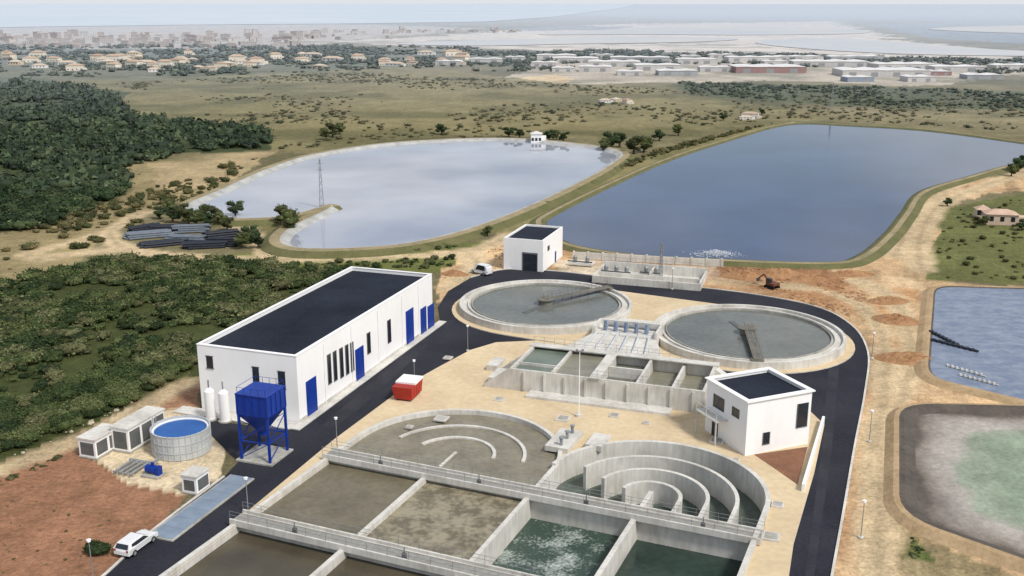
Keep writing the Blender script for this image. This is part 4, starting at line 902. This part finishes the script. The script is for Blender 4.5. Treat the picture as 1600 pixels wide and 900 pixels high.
td=GP([(0,780),(200,780),(140,900),(0,900)])
scatter('dry_tufts',sample(td,45,42),MIDT,'dry',.06,.2,'sparse dry tufts on bare soil',13,zs=.7)
def lumps(name,plist,smin,smax,mat,label,seed):
    r=np.random.default_rng(seed); v0,f0=ico(1); m=MB()
    for p in plist:
        s=smin+(smax-smin)*r.uniform()**2; v=v0*(1+r.uniform(-.25,.25,len(v0)))[:,None]*s; v[:,2]*=.6; v[:,0]+=p[0];v[:,1]+=p[1]; m.add(v.tolist(),f0.tolist())
    o=m.obj(name,mat,kind='stuff',label=label,category='rocks')
rk=GP([(10,712),(190,636),(302,578),(306,590),(200,650),(10,728)])
lumps('rocks',sample(rk,90,31),.1,.4,M('pale_rock',(196,184,160),(160,150,130),scale=1),'pale loose rocks along the scrub edge',1)
dk=GP([(1110,412),(1300,418),(1445,445),(1445,600),(1380,620),(1340,500),(1200,455)])
lumps('soil_clods',sample(dk,750,32,lambda x,y,r:(fbm(x,y,12,98)+r.uniform(-.1,.1,len(x)))>.48),.08,.4,M('soil_clod',(176,138,102),(144,108,78),scale=1),'loose clods and stones on churned earth',2)
dk=GP([(690,436),(740,396),(800,372),(800,410),(735,428)])
lumps('soil_clods',sample(dk,180,33),.08,.35,MATS['soil_clod'],'loose stones on bare earth near the pump house',3)
for k,(px,py,w,l,h) in enumerate([(1165,432,5,3,1.2),(1215,430,6,3,1.4),(1262,436,4,2.5,.9),(1400,500,4,3,1.0),(1418,560,5,3,.9),(1388,470,4,2.5,.8),(710,428,3,2,.8),(1330,428,5,2.5,.8)]):
    x,y=G(px,py); n=18; m=MB(); vs=[];r=np.random.default_rng(400+k)
    nzv=r.uniform(-.18,.18,(n,n))
    for i in range(n):
        for j in range(n):
            a=(i/(n-1)*2-1);b=(j/(n-1)*2-1); d_=math.hypot(a,b); hh_=max(0,(1-d_**1.5))*h*(1+nzv[i,j]*1.5); vs.append((a*w,b*l,hh_-.12))
    m.add(vs,[(i*n+j,(i+1)*n+j,(i+1)*n+j+1,i*n+j+1) for i in range(n-1) for j in range(n-1)]); m.obj('soil_mound',M('mound_soil',(178,138,100),(142,104,72),scale=.6,scale2=3,rough=1,bump=.5),loc=(x,y,0),rot=r.uniform(-.5,.5),label='heap of brownish excavated soil',category='soil heap',group='soil heaps on the earthworks')
def tree_parts(seed,pal,tall=1.0):
    r=random.Random(seed); m=MB(); m.cyl(0,0,0,.5,.055,.04,8)
    for i in range(5):
        a=r.uniform(0,6.28); m.beam((0,0,.2+.06*i),(math.cos(a)*.28,math.sin(a)*.28,.5+.05*i),.03)
    Vs=[];Fs=[];Cs=[];o=0; c0=np.array(lin(PAL[pal][seed%len(PAL[pal])],.95))
    for i in range(11):
        V_,F_,T_=MIDT[r.randrange(6)]; a=r.uniform(0,6.28); rr=r.uniform(.05,.34); s=r.uniform(.14,.27); z=.24+r.uniform(0,.5*tall)
        v=np.stack([V_[:,0]*s+rr*math.cos(a),V_[:,1]*s+rr*math.sin(a),V_[:,2]*s+z-.1],1); Vs.append(v);Fs.append(F_+o);o+=len(V_);Cs.append(T_[:,None]*c0*r.uniform(.75,1.25))
    return m, mk_mesh('crown',np.concatenate(Vs),np.concatenate(Fs),np.concatenate(Cs))
TV=[]
for s,pal in ((1,'forest'),(2,'scrub'),(3,'dry'),(4,'forest')):
    T=thing('tree',['dark green tree with an uneven rounded crown','olive-green tree with an uneven crown','yellowish tree with an open crown','dark green tree with dense crown'][s-1],'tree',0,0,0,0,'trees around the reservoirs')
    m,me_=tree_parts(s,pal); m.obj('trunk',bark,T); c=bpy.data.objects.new('crown',me_); COL.objects.link(c); c.parent=T; TV.append(T)
TP=[(368,338,4.5,0),(318,342,4,1),(336,346,4,2),(300,345,3.5,0),(440,352,5,2),(450,362,5.5,1),(392,380,4.5,0),(378,388,4,1),(404,388,4,3),(690,210,5,0),(955,232,7,0),(968,230,7,3),(990,240,7,2),(1006,238,6,1),(795,214,4.5,0),(812,216,5,3),(858,220,5,0),(880,222,5,3),(870,218,4,1),(520,214,6,2),(510,218,5,1),(530,210,5,1),(265,335,4,1),(250,342,3.6,0),(1590,268,5,0),(1602,262,6,3),(1580,275,4,1),(1480,322,2.5,0),(1540,352,2.5,1),(1596,360,3,0),(1130,188,4,0),(1190,180,4,3),(1060,212,5,1),(1030,220,5,0),(283,340,4,2),(762,368,2.5,1),(270,348,4.5,3),(345,352,3.5,1),(355,360,3.5,2),(942,236,5,1),(325,352,3.5,0),(308,352,3.5,1),(295,350,4,2)]
used=set()
for (px,py,h,k) in TP:
    x,y=G(px,py)
    if k not in used: T=TV[k]; used.add(k); T.location=(x,y,0); T.scale=(h,h,h); T.rotation_euler=(0,0,random.uniform(0,6))
    else: T=dup(TV[k],x,y,0,random.uniform(0,6),scale=h)
o=bpy.data.objects.new('shrub',shrub_meshes[3]); COL.objects.link(o); o.location=(*G(150,862),-.1); o.scale=(1.6,1.4,1.0); o['label']='lone dark shrub on bare red soil'; o['category']='shrub'

# ---------------------------------------------------------------- camera, light, sky
cam=bpy.data.cameras.new('camera'); co=bpy.data.objects.new('camera',cam); COL.objects.link(co); scene.camera=co
cam.sensor_width=36; cam.lens=36; cam.clip_end=100000; cam.clip_start=.5
co.location=(0,0,CAMH); co.rotation_euler=(math.pi/2-PITCH,0,0)
w=bpy.data.worlds.new('World'); scene.world=w; w.use_nodes=True; nt=w.node_tree;N=nt.nodes;L=nt.links
bg=N['Background']; sky=N.new('ShaderNodeTexSky'); sky.sky_type='NISHITA'; sky.sun_disc=False
SE,SA=math.radians(50),math.radians(135)
sky.sun_elevation=SE; sky.sun_rotation=SA; sky.air_density=1.0; sky.dust_density=2.0
tc=N.new('ShaderNodeTexCoord'); mp=N.new('ShaderNodeMapping'); mp.inputs['Scale'].default_value=(1,1,3.4); mp.inputs['Location'].default_value=(.35,.1,.2); L.new(tc.outputs['Generated'],mp.inputs['Vector'])
nz=N.new('ShaderNodeTexNoise'); nz.inputs['Scale'].default_value=4.6; nz.inputs['Detail'].default_value=6; L.new(mp.outputs[0],nz.inputs['Vector'])
mr=N.new('ShaderNodeMapRange'); mr.inputs[1].default_value=.44; mr.inputs[2].default_value=.60; mr.inputs[3].default_value=.2; mr.inputs[4].default_value=.95; L.new(nz.outputs[0],mr.inputs[0])
sx_=N.new('ShaderNodeSeparateXYZ'); L.new(tc.outputs['Generated'],sx_.inputs[0])
hr=N.new('ShaderNodeMapRange'); hr.inputs[1].default_value=.0; hr.inputs[2].default_value=.12; hr.inputs[3].default_value=1; hr.inputs[4].default_value=0; L.new(sx_.outputs[2],hr.inputs[0])
mm=N.new('ShaderNodeMath'); mm.operation='MAXIMUM'; L.new(mr.outputs[0],mm.inputs[0]); L.new(hr.outputs[0],mm.inputs[1])
mx=N.new('ShaderNodeMix'); mx.data_type='RGBA'; mx.inputs[7].default_value=(6.0,6.2,6.5,1); L.new(mm.outputs[0],mx.inputs[0]); L.new(sky.outputs[0],mx.inputs[6]); L.new(mx.outputs[2],bg.inputs['Color']); bg.inputs['Strength'].default_value=.125
sl=bpy.data.lights.new('sun','SUN'); so=bpy.data.objects.new('sun',sl); COL.objects.link(so); sl.energy=3.1; sl.angle=math.radians(9); sl.color=(1,.96,.9)
d=Vector((math.sin(SA)*math.cos(SE),math.cos(SA)*math.cos(SE),math.sin(SE))); so.rotation_euler=d.to_track_quat('Z','Y').to_euler()
scene.view_settings.view_transform='Standard'; scene.view_settings.look='None'; scene.view_settings.exposure=0
